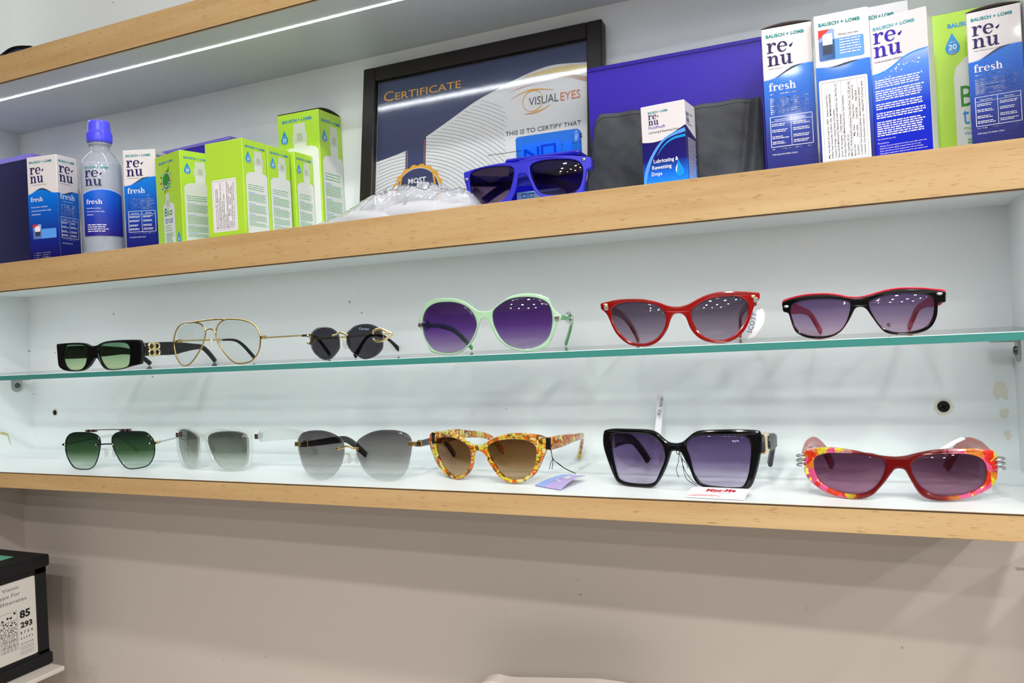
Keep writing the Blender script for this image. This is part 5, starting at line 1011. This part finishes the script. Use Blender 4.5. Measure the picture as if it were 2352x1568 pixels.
a = tube('temple', [mm(q) for q in ((-60.5, 12, 25.2), (-59, 22, 25), (-58, 45, 25.2), (-57.2, 80, 26), (-57, 100, 26.4))], .0012, 'pale_gold', t, 6)
band('tip_sleeve', [mm(q) for q in ((-57, 98, 26.4), (-56.5, 118, 24.5), (-56, 132, 17), (-55.6, 143, 8), (-55.4, 150, 3.0))], [.003, .0036, .004, .0058, .0066], .0026, 'black_gloss', a)
a = tube('temple', [mm(q) for q in ((RX+11, 6, 26), (RX+4, 12, 26.4), (RX-12, 16, 27.6), (RX-26, 19, 27))], .0012, 'pale_gold', t, 6)
band('tip_sleeve', [mm(q) for q in ((RX-24, 19, 27.2), (RX-40, 22, 25), (RX-52, 24, 17), (RX-62, 26, 8), (RX-68, 27, 3.2))], [.003, .0036, .004, .0058, .0066], .0026, 'black_gloss', a)
# 4 mint green oversized
t, g, c = pair('green', 'sunglasses', 'oversized translucent mint green sunglasses with purple gradient lenses', GLS)
lens('lens_purple', (70, 38, 102), (186, 170, 200), .002, .054, 1.2, (106, 66, 148))
front_mesh('front', [g['outer'], g['L'], g['R']], c, .0042, 'mint_acetate', t, .0012)
for k in 'LR': lens_mesh('lens', g[k], c, 'lens_purple', t, .0008, .003)
for s, p in ((1, [(74, 9, 33), (78, 28, 33), (80, 45, 33), (80, 62, 32), (75, 90, 27), (67, 118, 14), (60, 138, 3)]), (-1, [(-74, 9, 33), (-71, 30, 32.5), (-69, 45, 32), (-68, 60, 31.5), (-64, 96, 26), (-60, 126, 14), (-57, 146, 3)])):
    q = [mm(x) for x in p]
    a = band('temple', q, [.005, .005, .005, .0055, .006, .006, .0055], .003, 'mint_deep', t)
    tube('metal_loop', [mm((80+(1.5*math.cos(w)) if s > 0 else -72.5, (38 if s > 0 else 26)+9*math.cos(w), 33+5*math.sin(w))) for w in [2*math.pi*i/14 for i in range(14)]], .0015, 'silver', a, 3, True)
    hinge(t, s*72.5, 8, 33, 'silver')
# 5 red cat-eye with price tag
t, g, c = pair('red', 'sunglasses', 'glossy red cat-eye sunglasses with small gold rivets', GLS)
lens('lens_grey_violet', (82, 70, 92), (186, 170, 186), .002, .042, 1.2)
front_mesh('front', [g['outer'], g['L'], g['R']], c, .0045, 'red_gloss', t, .0012)
for k in 'LR': lens_mesh('lens', g[k], c, 'lens_grey_violet', t, .0008, .0024)
zt = max(p[1] for p in g['outer'])
xs = [p[0] for p in g['outer']]; rivet(t, max(xs)-6.2, zt-6.0, c, 'pale_gold', .0022, .0014, .0028); rivet(t, min(xs)+5.4, zt-6.2, c, 'pale_gold', .0022, .0014, .0028)
for s, x in ((1, 68), (-1, -68)):
    a = band('temple', [mm(q) for q in ((s*67.5, 10, 38), (s*66, 40, 36), (s*62, 75, 32), (s*58, 105, 24), (s*(58 if s > 0 else 54), 126, 13), (s*(58 if s > 0 else 52), 142, 3.4))], [.011, .0095, .0075, .0065, .0068, .0068], .0032, 'red_gloss', t); hinge(t, x, 8.8, 38, 'steel')
# paper price tag looped on the red arm
pt = thing('price_tag', 'curled white paper price tag hanging at the right side of the red glasses', 'tag', (-.0855, .0385, 1.4272), math.radians(12))
pth = catmull([(.004, 0, .029, ), (.0045, -.001, .022), (.003, -.002, .015), (-.0005, -.001, .009), (-.0045, .001, .0035)], 5)
V = []; F = []
for i, p in enumerate(pth):
    wd = .0038*(1 if i > 3 else .55+.15*i); V += [(p.x-wd, p.y, p.z-.001), (p.x+wd, p.y+.001, p.z+.001), (p.x+wd, p.y+.0013, p.z+.001), (p.x-wd, p.y+.0003, p.z-.001)]
for i in range(len(pth)-1):
    for q in range(4): F.append((4*i+q, 4*i+(q+1) % 4, 4*i+4+(q+1) % 4, 4*i+4+q))
mesh_obj('paper', V, F, 'bright_card', pt)
tc = Canvas(pt, lambda u, v, l: (u, -.0022-l, v)); tc.text(LET('navy_ink'), 'SCOTT', -.0042, .0075, .0042, .019, rot=math.radians(72), lift=2); tc.done()
tube('loop', [(.004, .0, .029), (.0052, -.001, .0315), (.0034, .001, .033), (.0022, .0016, .0305)], .0003, 'nose_pad', pt, 4, True, 6)
# 6 black and red
t, g, c = pair('way', 'sunglasses', 'black rectangular sunglasses with a bright red top edge and silver rivets', GLS)
lens('lens_lilac', (96, 76, 126), (216, 192, 214), .002, .036, 1.2)
front_mesh('front', [g['outer'], g['L'], g['R']], c, .0030, 'black_gloss', t, .0008)
up = [(a, b) for a, b in g['outer']]
front_mesh('red_layer', [[(a*1.0, b+.35+(1.4 if b > 22 else -.6)) for a, b in g['outer']], [(a, b) for a, b in g['L']], [(a, b) for a, b in g['R']]], c, .0024, 'pink_red', t, .0006, .0028)
for k in 'LR': lens_mesh('lens', g[k], c, 'lens_lilac', t, .0006, .002, y=.0012)
xs = [p[0] for p in g['outer']]; rivet(t, max(xs)-4.6, 33.0, c, 'silver', .0024, .0012, .0022); rivet(t, min(xs)+3.6, 29.5, c, 'silver', .0022, .0012, .0022)
for s in (1, -1):
    band('temple', [mm(q) for q in ((s*60, 14, 30), (s*58, 40, 28), (s*53, 72, 26), (s*48, 104, 22), (s*44, 126, 12), (s*41, 142, 3.4))], [.012, .011, .007, .006, .0066, .0068], .0032, 'pink_red', t); hinge(t, s*60.5, 12.5, 30, 'steel')

# lower shelf --------------------------------------------------------
# 7 green gradient double-bar aviators
t, g, c = pair('greenavi', 'sunglasses', 'green gradient sunglasses with a thin wire brow bar and pinkish blocks', LOW, .0009)
lens('lens_green', (28, 44, 36), (240, 248, 238), .001, .047, 1.0, (72, 102, 66))
for k in 'LR': wire_rim(g[k], c, .0007, 'dark_metal', t); lens_mesh('lens', g[k], c, 'lens_green', t, -.0002, .002)
P('blush_metal', (176, 150, 146), .25, .9)
Lx = max(p[0] for p in g['L']); Rx = min(p[0] for p in g['R']); RX = max(p[0] for p in g['R']); LX = min(p[0] for p in g['L'])
lt = max(p[1] for p in g['L']); rt = max(p[1] for p in g['R'])
for cx0, zt in ((-27, lt), (26, rt)):
    for i, m in enumerate(('blush_metal', 'gunmetal', 'blush_metal', 'gunmetal', 'blush_metal')): box('brow_block', mm((cx0-9+i*3.6, -.8, zt+.4)), mm((cx0-9+i*3.6+3.4, 1.6, zt+3.8)), m, t, .0004, 1)
tube('brow_wire', [mm((-20, .3, lt+3)), mm((0, -.4, (lt+rt)/2+3.4)), mm((18, .3, rt+3))], .0006, 'gunmetal', t, 4)
tube('bridge', [mm((Lx-5, -2, 33.5)), mm((Lx+1, -1.6, 33.8)), mm((Rx-1, -1.6, 34)), mm((Rx+3, -2, 33.6))], .0009, 'dark_metal', t, 4)
for x, z in ((Lx-5, 33.5), (Rx+3, 33.6), (RX-5, 33.4), (LX+2, 33.4)): ellipsoid('rivet', mm((x, c*x*x/1000-2.4, z)), (.0013, .0010, .0013), 'silver', t)
for x0, x1, zz in ((RX-5, RX+1.5, 33.4), (LX-3, LX+2, 33.4)): tube('end_bar', [mm((x0, c*x0*x0/1000-1.8, zz)), mm((x1, c*x1*x1/1000-.6, zz))], .0012, 'dark_metal', t, 1)
pads(t, g, c, (Lx+2.2, Rx-2.2), 23, 'silver')
for s, X_ in ((1, RX+1.5), (-1, LX-2)):
    hinge(t, X_, 8, 33.4, 'pale_gold', (.0014, .004, .0018))
    a = tube('temple', [mm(q) for q in ((X_, 11, 33.4), (X_-s*1, 40, 33.6), (X_-s*2, 62, 33.8))], .0011, 'silver', t, 5)
    band('tip_sleeve', [mm(q) for q in ((X_-s*2, 60, 33.8), (X_-s*3, 90, 32.5), (X_-s*5, 112, 22), (X_-s*7, 132, 3.0))], [.0034, .0044, .005, .0052], .0024, 'crystal', a)
# 8 crystal clear square
t, g, c = pair('clear', 'sunglasses', 'clear transparent square sunglasses with grey gradient lenses', LOW)
lens('lens_olive_grey', (88, 90, 84), (236, 240, 234), .004, .046, 1.0, (146, 150, 136))
front_mesh('front', [g['outer'], g['L'], g['R']], c, .0042, 'crystal', t, .0012)
for k in 'LR': lens_mesh('lens', g[k], c, 'lens_olive_grey', t, .0008, .002)
for s in (1, -1):
    band('temple', [mm(q) for q in ((s*69, 18, 42.5), (s*68.5, 45, 40.5), (s*68, 76, 36), (s*67, 98, 31), (s*65, 112, 18), (s*64, 121, 5.0))], [.0145, .0155, .0130, .0090, .0085, .0080], .0036, 'crystal', t); hinge(t, s*69, 15, 43, 'silver', (.003, .0045, .0036))
lens_text(t, g, c, 'irus', 50, 42.5, 2.2, 8, .0006, 'print_white')
# 9 rimless grey-brown
t, g, c = pair('brownrim', 'sunglasses', 'large rimless grey gradient sunglasses with gold bridge and square gold ends', LOW)
lens('lens_smoke', (92, 86, 88), (238, 240, 238), .002, .054, 1.0, (148, 143, 140))
for k in 'LR': lens_mesh('lens', g[k], c, 'lens_smoke', t, 0, .0026, .0018)
Lx = max(p[0] for p in g['L']); Rx = min(p[0] for p in g['R']); RX = max(p[0] for p in g['R']); LX = min(p[0] for p in g['L'])
tube('bridge', [mm((Lx-6, -2.8, 37)), mm((Lx-1, -3, 37.2)), mm(((Lx+Rx)/2-1, -3.6, 39.6)), mm((Rx, -3, 37.0)), mm((Rx+3, -2.8, 37.0))], .0012, 'pale_gold', t, 6)
for x in (Lx-6, Rx+3): box('bridge_mount', mm((x-2.4, -3.6, 35.6)), mm((x+2.4, -2.0, 38.4)), 'pale_gold', t, .0003, 1)
pads(t, g, c, (Lx+1.8, Rx-1.8), 27, 'pale_gold')
for s, X_ in ((1, RX), (-1, LX)):
    yy = c*X_*X_/1000
    box('end_mount', mm((X_-3.2 if s > 0 else X_-2.6, yy-2.6, 38.0)), mm((X_+2.6 if s > 0 else X_+3.2, yy+.6, 43.2)), 'pale_gold', t, .0004, 1)
    a = band('temple', [mm(q) for q in ((X_+s*1, yy+1, 40), (X_+s*1, 20, 38), (X_-s*.5, 46, 36), (X_-s*4, 82, 33.5), (X_-s*6, 104, 30.5), (X_-s*8, 124, 19), (X_-s*9.5, 144, 4.5))], [.0045, .0060, .0075, .0085, .0080, .0085, .0080], .0034, 'black_gloss', t)
    box('temple_ring', mm((X_+s*1-2.4, 24, 34)), mm((X_+s*1+2.4, 27, 42)), 'pale_gold', a, .0005, 1); box('hinge_bar', mm((X_+s*1-2.0, yy+.5, 37.6)), mm((X_+s*1+2.0, 14, 42)), 'pale_gold', a, .0005, 1)
lens_text(t, g, c, 'irus', 46, 46.0, 2.2, 9, .0006, 'pale_wave', -.15)
# 10 floral cat-eye
t, g, c = pair('floral', 'sunglasses', 'orange and yellow floral cat-eye sunglasses with brown gradient lenses', LOW)
lens('lens_brown', (92, 58, 32), (222, 192, 150), .003, .044, 1.0, (136, 98, 60))
front_mesh('front', [g['outer'], g['L'], g['R']], c, .0050, 'floral_acetate', t, .0014)
for k in 'LR': lens_mesh('lens', g[k], c, 'lens_brown', t, .0008, .0024)
for s, p in ((1, [(77, 9, 42.5), (76, 34, 41.5), (73, 63, 40), (65, 96, 37), (54, 116, 31), (41, 133, 15), (34, 140, 4)]), (-1, [(-76, 9, 42.5), (-73, 44, 41.5), (-72, 66, 39), (-70, 92, 34), (-68, 108, 27), (-66, 122, 14), (-65, 130, 4)])):
    a = band('temple', [mm(q) for q in p], [.0135, .0125, .0085, .007, .0062, .006, .006], .0036, 'floral_acetate', t); hinge(t, s*75.5, 10, 42.5, 'gunmetal', (.003, .0016, .0062))
# swing tag of the floral pair
ft = thing('swing_tag', 'lilac and blue swing tag on a black string beside the floral sunglasses', 'tag', (-.284, .040, ZC_T+.0002))
q0 = [(-.0235, -.0125, .0004), (.0100, -.0275, .0004), (.0200, .0170, .0055), (-.0080, .0262, .0040)]
def tagsheet(name, q, mat, parent, th=.0006, n=8, sag=.003):
    V = []; F = []
    for lay in (0, 1):
        for j in range(n+1):
            for i in range(n+1):
                u, v = i/n, j/n; p = [(q[0][k]*(1-u)+q[1][k]*u)*(1-v)+(q[3][k]*(1-u)+q[2][k]*u)*v for k in range(3)]
                V.append((p[0], p[1], p[2]+sag*math.sin(math.pi*v)*(.4+.6*u)+lay*th))
    m = (n+1)**2; w = n+1
    for j in range(n):
        for i in range(n): a = j*w+i; F += [(a, a+w, a+w+1, a+1), (m+a, m+a+1, m+a+w+1, m+a+w)]
    for i in range(n):
        F += [(i, i+1, m+i+1, m+i), (n*w+i, m+n*w+i, m+n*w+i+1, n*w+i+1), (i*w, m+i*w, m+(i+1)*w, (i+1)*w), (i*w+n, (i+1)*w+n, m+(i+1)*w+n, m+i*w+n)]
    return mesh_obj(name, V, F, mat, parent, False), (lambda u, v, l: tuple(((q[0][k]*(1-u)+q[1][k]*u)*(1-v)+(q[3][k]*(1-u)+q[2][k]*u)*v)+((sag*math.sin(math.pi*v)*(.4+.6*u)+th+l*1.5) if k == 2 else 0) for k in range(3)))
card, fm = tagsheet('card', q0, 'tag_lilac', ft)
kc = Canvas(ft, fm); kc.under(('blue_print', 'tag_blue'), [(i/10, 1.0) for i in range(7)], .52, 1)
kc.raw(('blue_print', 'tag_blue'), [(u/6*.36, v/4) for v in range(5) for u in range(7)], [(j*7+i, j*7+i+1, j*7+i+8, j*7+i+7) for j in range(4) for i in range(6)], 1)
kc.text(LET('print_white'), 'TIA', .40, .62, .20, .42, rot=math.radians(-25), bold=.03, lift=3); kc.text(LET('print_white'), 'eyewear', .34, .42, .10, .40, rot=math.radians(-25), lift=3); kc.done()
for dx in (0, .0007): tube('string', [(-.0235+dx, .0340, .0300), (-.0210, .0330-dx, .0200), (-.0140+dx, .0300, .0150), (-.0060, .0280+dx, .0105), (.0020+dx, .0240, .0085), (.0090, .0200, .0072)], .00035, 'string_black', ft, 5, n=6)
for sx in (-.0250, -.0222): tube('string_end', [(-.0212, .0330, .0195), (sx+.001, .0325, .0140), (sx, .0320, .0085)], .00035, 'string_black', ft, 4, n=6)
P('gold_plate', (226, 212, 172), .3, .35)
# 11 black square
t, g, c = pair('square', 'sunglasses', 'big black square sunglasses with purple gradient lenses and a gold plate on the arm', LOW)
lens('lens_violet_black', (70, 56, 92), (236, 226, 242), .004, .052, 1.0, (120, 100, 142))
front_mesh('front', [g['outer'], g['L'], g['R']], c, .0055, 'black_gloss', t, .0016)
for k in 'LR': lens_mesh('lens', g[k], c, 'lens_violet_black', t, .0008, .0022)
for s in (1, -1):
    a = band('temple', [mm(q) for q in ((s*76, 13, 43), (s*77, 36, 40), (s*78.5, 60, 38), (s*78, 78, 35.5), (s*74, 96, 30), (s*69, 112, 15), (s*66, 120, 4.4))], [.0165, .0165, .0155, .0125, .0090, .0085, .0080], .0044, 'charcoal' if s > 0 else 'black_gloss', t)
    box('emblem_plate', mm((s*76.5-2.9, 14, 33)), mm((s*76.5+2.9, 33, 50.5)), 'gold_plate', a, .0006, 1)
    if s > 0: tube('emblem_letter', [mm((79.9, 31, 46.5)), mm((79.9, 25.5, 47.5)), mm((79.9, 22.5, 42)), mm((79.9, 26, 36.5)), mm((79.9, 31, 38.5)), mm((79.9, 30.5, 42)), mm((79.9, 27.5, 42))], .0006, 'black_ink', a, 4, n=6)
lens_text(t, g, c, 'eye', 50, 45.5, 2.0, 6, .0010, 'pale_wave')
# swing tag of the black pair and its paper strip
mt = thing('swing_tag', 'white swing tag with red lettering in front of the black square sunglasses', 'tag', (-.1235, .017, ZC_T+.0002))
q1 = [(-.0275, -.0130, .0004), (.0255, -.0155, .0004), (.0290, .0060, .0050), (-.0240, .0120, .0042)]
card, fm = tagsheet('card', q1, 'bright_card', mt, sag=.0022)
kc = Canvas(mt, fm); kc.text(LET('crimson_ink'), 'Miss-Me', .30, .42, .26, .50, bold=.03, lift=2); kc.words(('small_print', 'blush_ink'), .42, .32, .34, 1, .1, .04, 4, .05, 2)
for i in range(3): kc.stroke(('striped_print', 'blush_ink'), [(.02+.1*i, .04+.02*i), (.20+.12*i, .16), (.36+.13*i, .05)], [.02, .07, .01], 2)
kc.done()
for p in ([(-.0380, .018, .0352), (-.0345, .0145, .0330), (-.0325, .0100, .0220), (-.0290, .0070, .0125), (-.0195, .0055, .0068)], [(-.0378, .018, .0352), (-.0350, .0145, .0300), (-.0310, .0110, .0190), (-.0235, .0080, .0105), (-.0160, .0060, .0070)]): tube('string', p, .0003, 'string_black', mt, 5, n=6)
tube('string_end', [(-.0372, .0165, .0345), (-.0375, .013, .0270), (-.0395, .012, .0200), (-.0375, .0115, .0130)], .0003, 'string_black', mt, 5, n=6)
tube('string_end', [(-.0345, .0145, .0300), (-.0300, .013, .0255), (-.0285, .0125, .0215)], .0003, 'string_black', mt, 5, n=6)
tube('string_knot', [(-.0378+.0016*math.cos(q), .0150, .0375+.0034*math.sin(q)) for q in [2*math.pi*i/10 for i in range(10)]], .00035, 'string_black', mt, 3, True, 6)
ps = thing('price_tag', 'narrow cream paper strip standing up behind the black square sunglasses', 'tag', (-.214, .150, ZC_T+.0002), math.radians(4))
V = []; F = []
for i in range(9):
    s = i/8; wd = .0034 if i < 8 else .0012; V += [(-wd+.010*s, .0020*math.sin(2*s), .0005+.084*s), (wd+.010*s+(0 if i < 8 else -.001), .0020*math.sin(2*s), .0005+.080*s+(.004 if i == 8 else 0)), (wd+.010*s, .0020*math.sin(2*s)+.0003, .0005+.080*s), (-wd+.010*s, .0020*math.sin(2*s)+.0003, .0005+.084*s)]
for i in range(8):
    for q in range(4): F.append((4*i+q, 4*i+(q+1) % 4, 4*i+4+(q+1) % 4, 4*i+4+q))
mesh_obj('paper', V, F, 'sticker_paper', ps)
tc = Canvas(ps, lambda u, v, l: (u+.010*v/.084, .0012-l, v)); tc.text(LET('grey_ink'), 'RS. 850/', .0015, .056, .0032, .020, rot=math.radians(83), lift=4); tc.done()
# 12 red and floral wrap
t, g, c = pair('redfloral', 'sunglasses', 'dark red sunglasses with floral print ends and three silver rings at each hinge', LOW)
lens('lens_wine', (78, 44, 66), (170, 118, 146), .004, .038, 1.0)
front_mesh('front', [g['outer'], g['L'], g['R']], c, .0050, 'carnival_acetate', t, .0014)
for k in 'LR': lens_mesh('lens', g[k], c, 'lens_wine', t, .0008, .0026)
P('rose_acetate', (176, 96, 92), .15, 0, 0, 1.5, .5)
xs = [p[0] for p in g['outer']]
for s, X_ in ((1, max(xs)), (-1, min(xs))):
    for z in (34.2, 30.2, 26.2): tube('ring', [mm((X_+s*(1.0+5.0*math.cos(q)), c*X_*X_/1000+2.5+6.5*math.sin(q), z+.3*math.cos(q))) for q in [2*math.pi*i/16 for i in range(16)]], .0008, 'silver', t, 3, True)
    band('temple', [mm(q) for q in ((X_+s*0.5, 22, 30.5), (X_-s*.5, 50, 32.5), (X_-s*3, 72, 35), (X_-s*9, 94, 34), (X_-s*17, 112, 22), (X_-s*23, 124, 5.5))], [.0100, .0105, .0105, .0100, .0095, .0090], .0036, 'rose_acetate', t)
pt = thing('price_tag', 'folded white paper tag on the arm behind the dark red floral sunglasses', 'tag', (.0735, .0985, ZC_T+.0330), math.radians(20))
V = [(-.012, 0, -.004), (.004, .001, .004), (.012, .0005, .0075), (.010, .004, .0085), (.002, .005, .005), (-.013, .004, -.003)]
mesh_obj('paper', V+[(a, b, c_-.0005) for a, b, c_ in V], [(0, 1, 4, 5), (1, 2, 3, 4), (11, 10, 7, 6), (10, 9, 8, 7), (0, 6, 7, 1), (1, 7, 8, 2), (2, 8, 9, 3), (3, 9, 10, 4), (4, 10, 11, 5), (5, 11, 6, 0)], 'bright_card', pt)
# 13 blue on the middle shelf, arms folded behind
t, g, c = pair('blue', 'sunglasses', 'matte royal blue sunglasses with purple gradient lenses on the middle shelf')
lens('lens_blue_purple', (58, 44, 72), (160, 130, 158), .004, .040, 1.4, (84, 66, 96))
front_mesh('front', [g['outer'], g['L'], g['R']], c, .0045, 'blue_matte', t, .0010)
for k in 'LR': lens_mesh('lens', g[k], c, 'lens_blue_purple', t, .0008, .0024)
xs = [p[0] for p in g['outer']]; rivet(t, max(xs)-7.0, 38.6, c, 'silver', .0024, .0014, .0028); rivet(t, min(xs)+3.6, 33.8, c, 'silver', .0022, .0014, .0028)
for s, y0, zz in ((1, 13.5, 0), (-1, 18.5, -1)):
    X_ = 66 if s > 0 else -66
    hinge(t, X_, 12, 35, 'navy_hinge', (.003, .0035, .0045))
    band('temple', [mm(q) for q in ((X_, 14.5, 35+zz), (X_-s*4, y0+.5, 34.5+zz), (X_-s*40, y0, 30+zz), (X_-s*85, y0, 25+zz), (X_-s*108, y0, 16+zz), (X_-s*124, y0, 6+zz))], [.012, .0115, .010, .0085, .0085, .0080], .0034, 'blue_matte', t)
# dark sunglasses at the left end of the top shelf: only an arm end shows
dk = thing('sunglasses', 'dark sunglasses lying at the left end of the top shelf', 'glasses', (-1.135, .052, ZA_T+.0002), math.radians(-6))
gw = GLASSES['way']; front_mesh('front', [gw['outer'], gw['L'], gw['R']], 2.25, .0036, 'black_gloss', dk, .0008)
lens('lens_navy', (40, 44, 78), (84, 92, 120), .004, .036, 1.1)
for k in 'LR': lens_mesh('lens', gw[k], 2.25, 'lens_navy', dk, .0006, .002)
for s in (1, -1): band('temple', [mm(q) for q in ((s*60, 14, 30), (s*59, 40, 28), (s*57, 66, 26), (s*55, 84, 18), (s*54, 96, 4))], [.012, .011, .008, .007, .0068], .0032, 'black_gloss', dk)
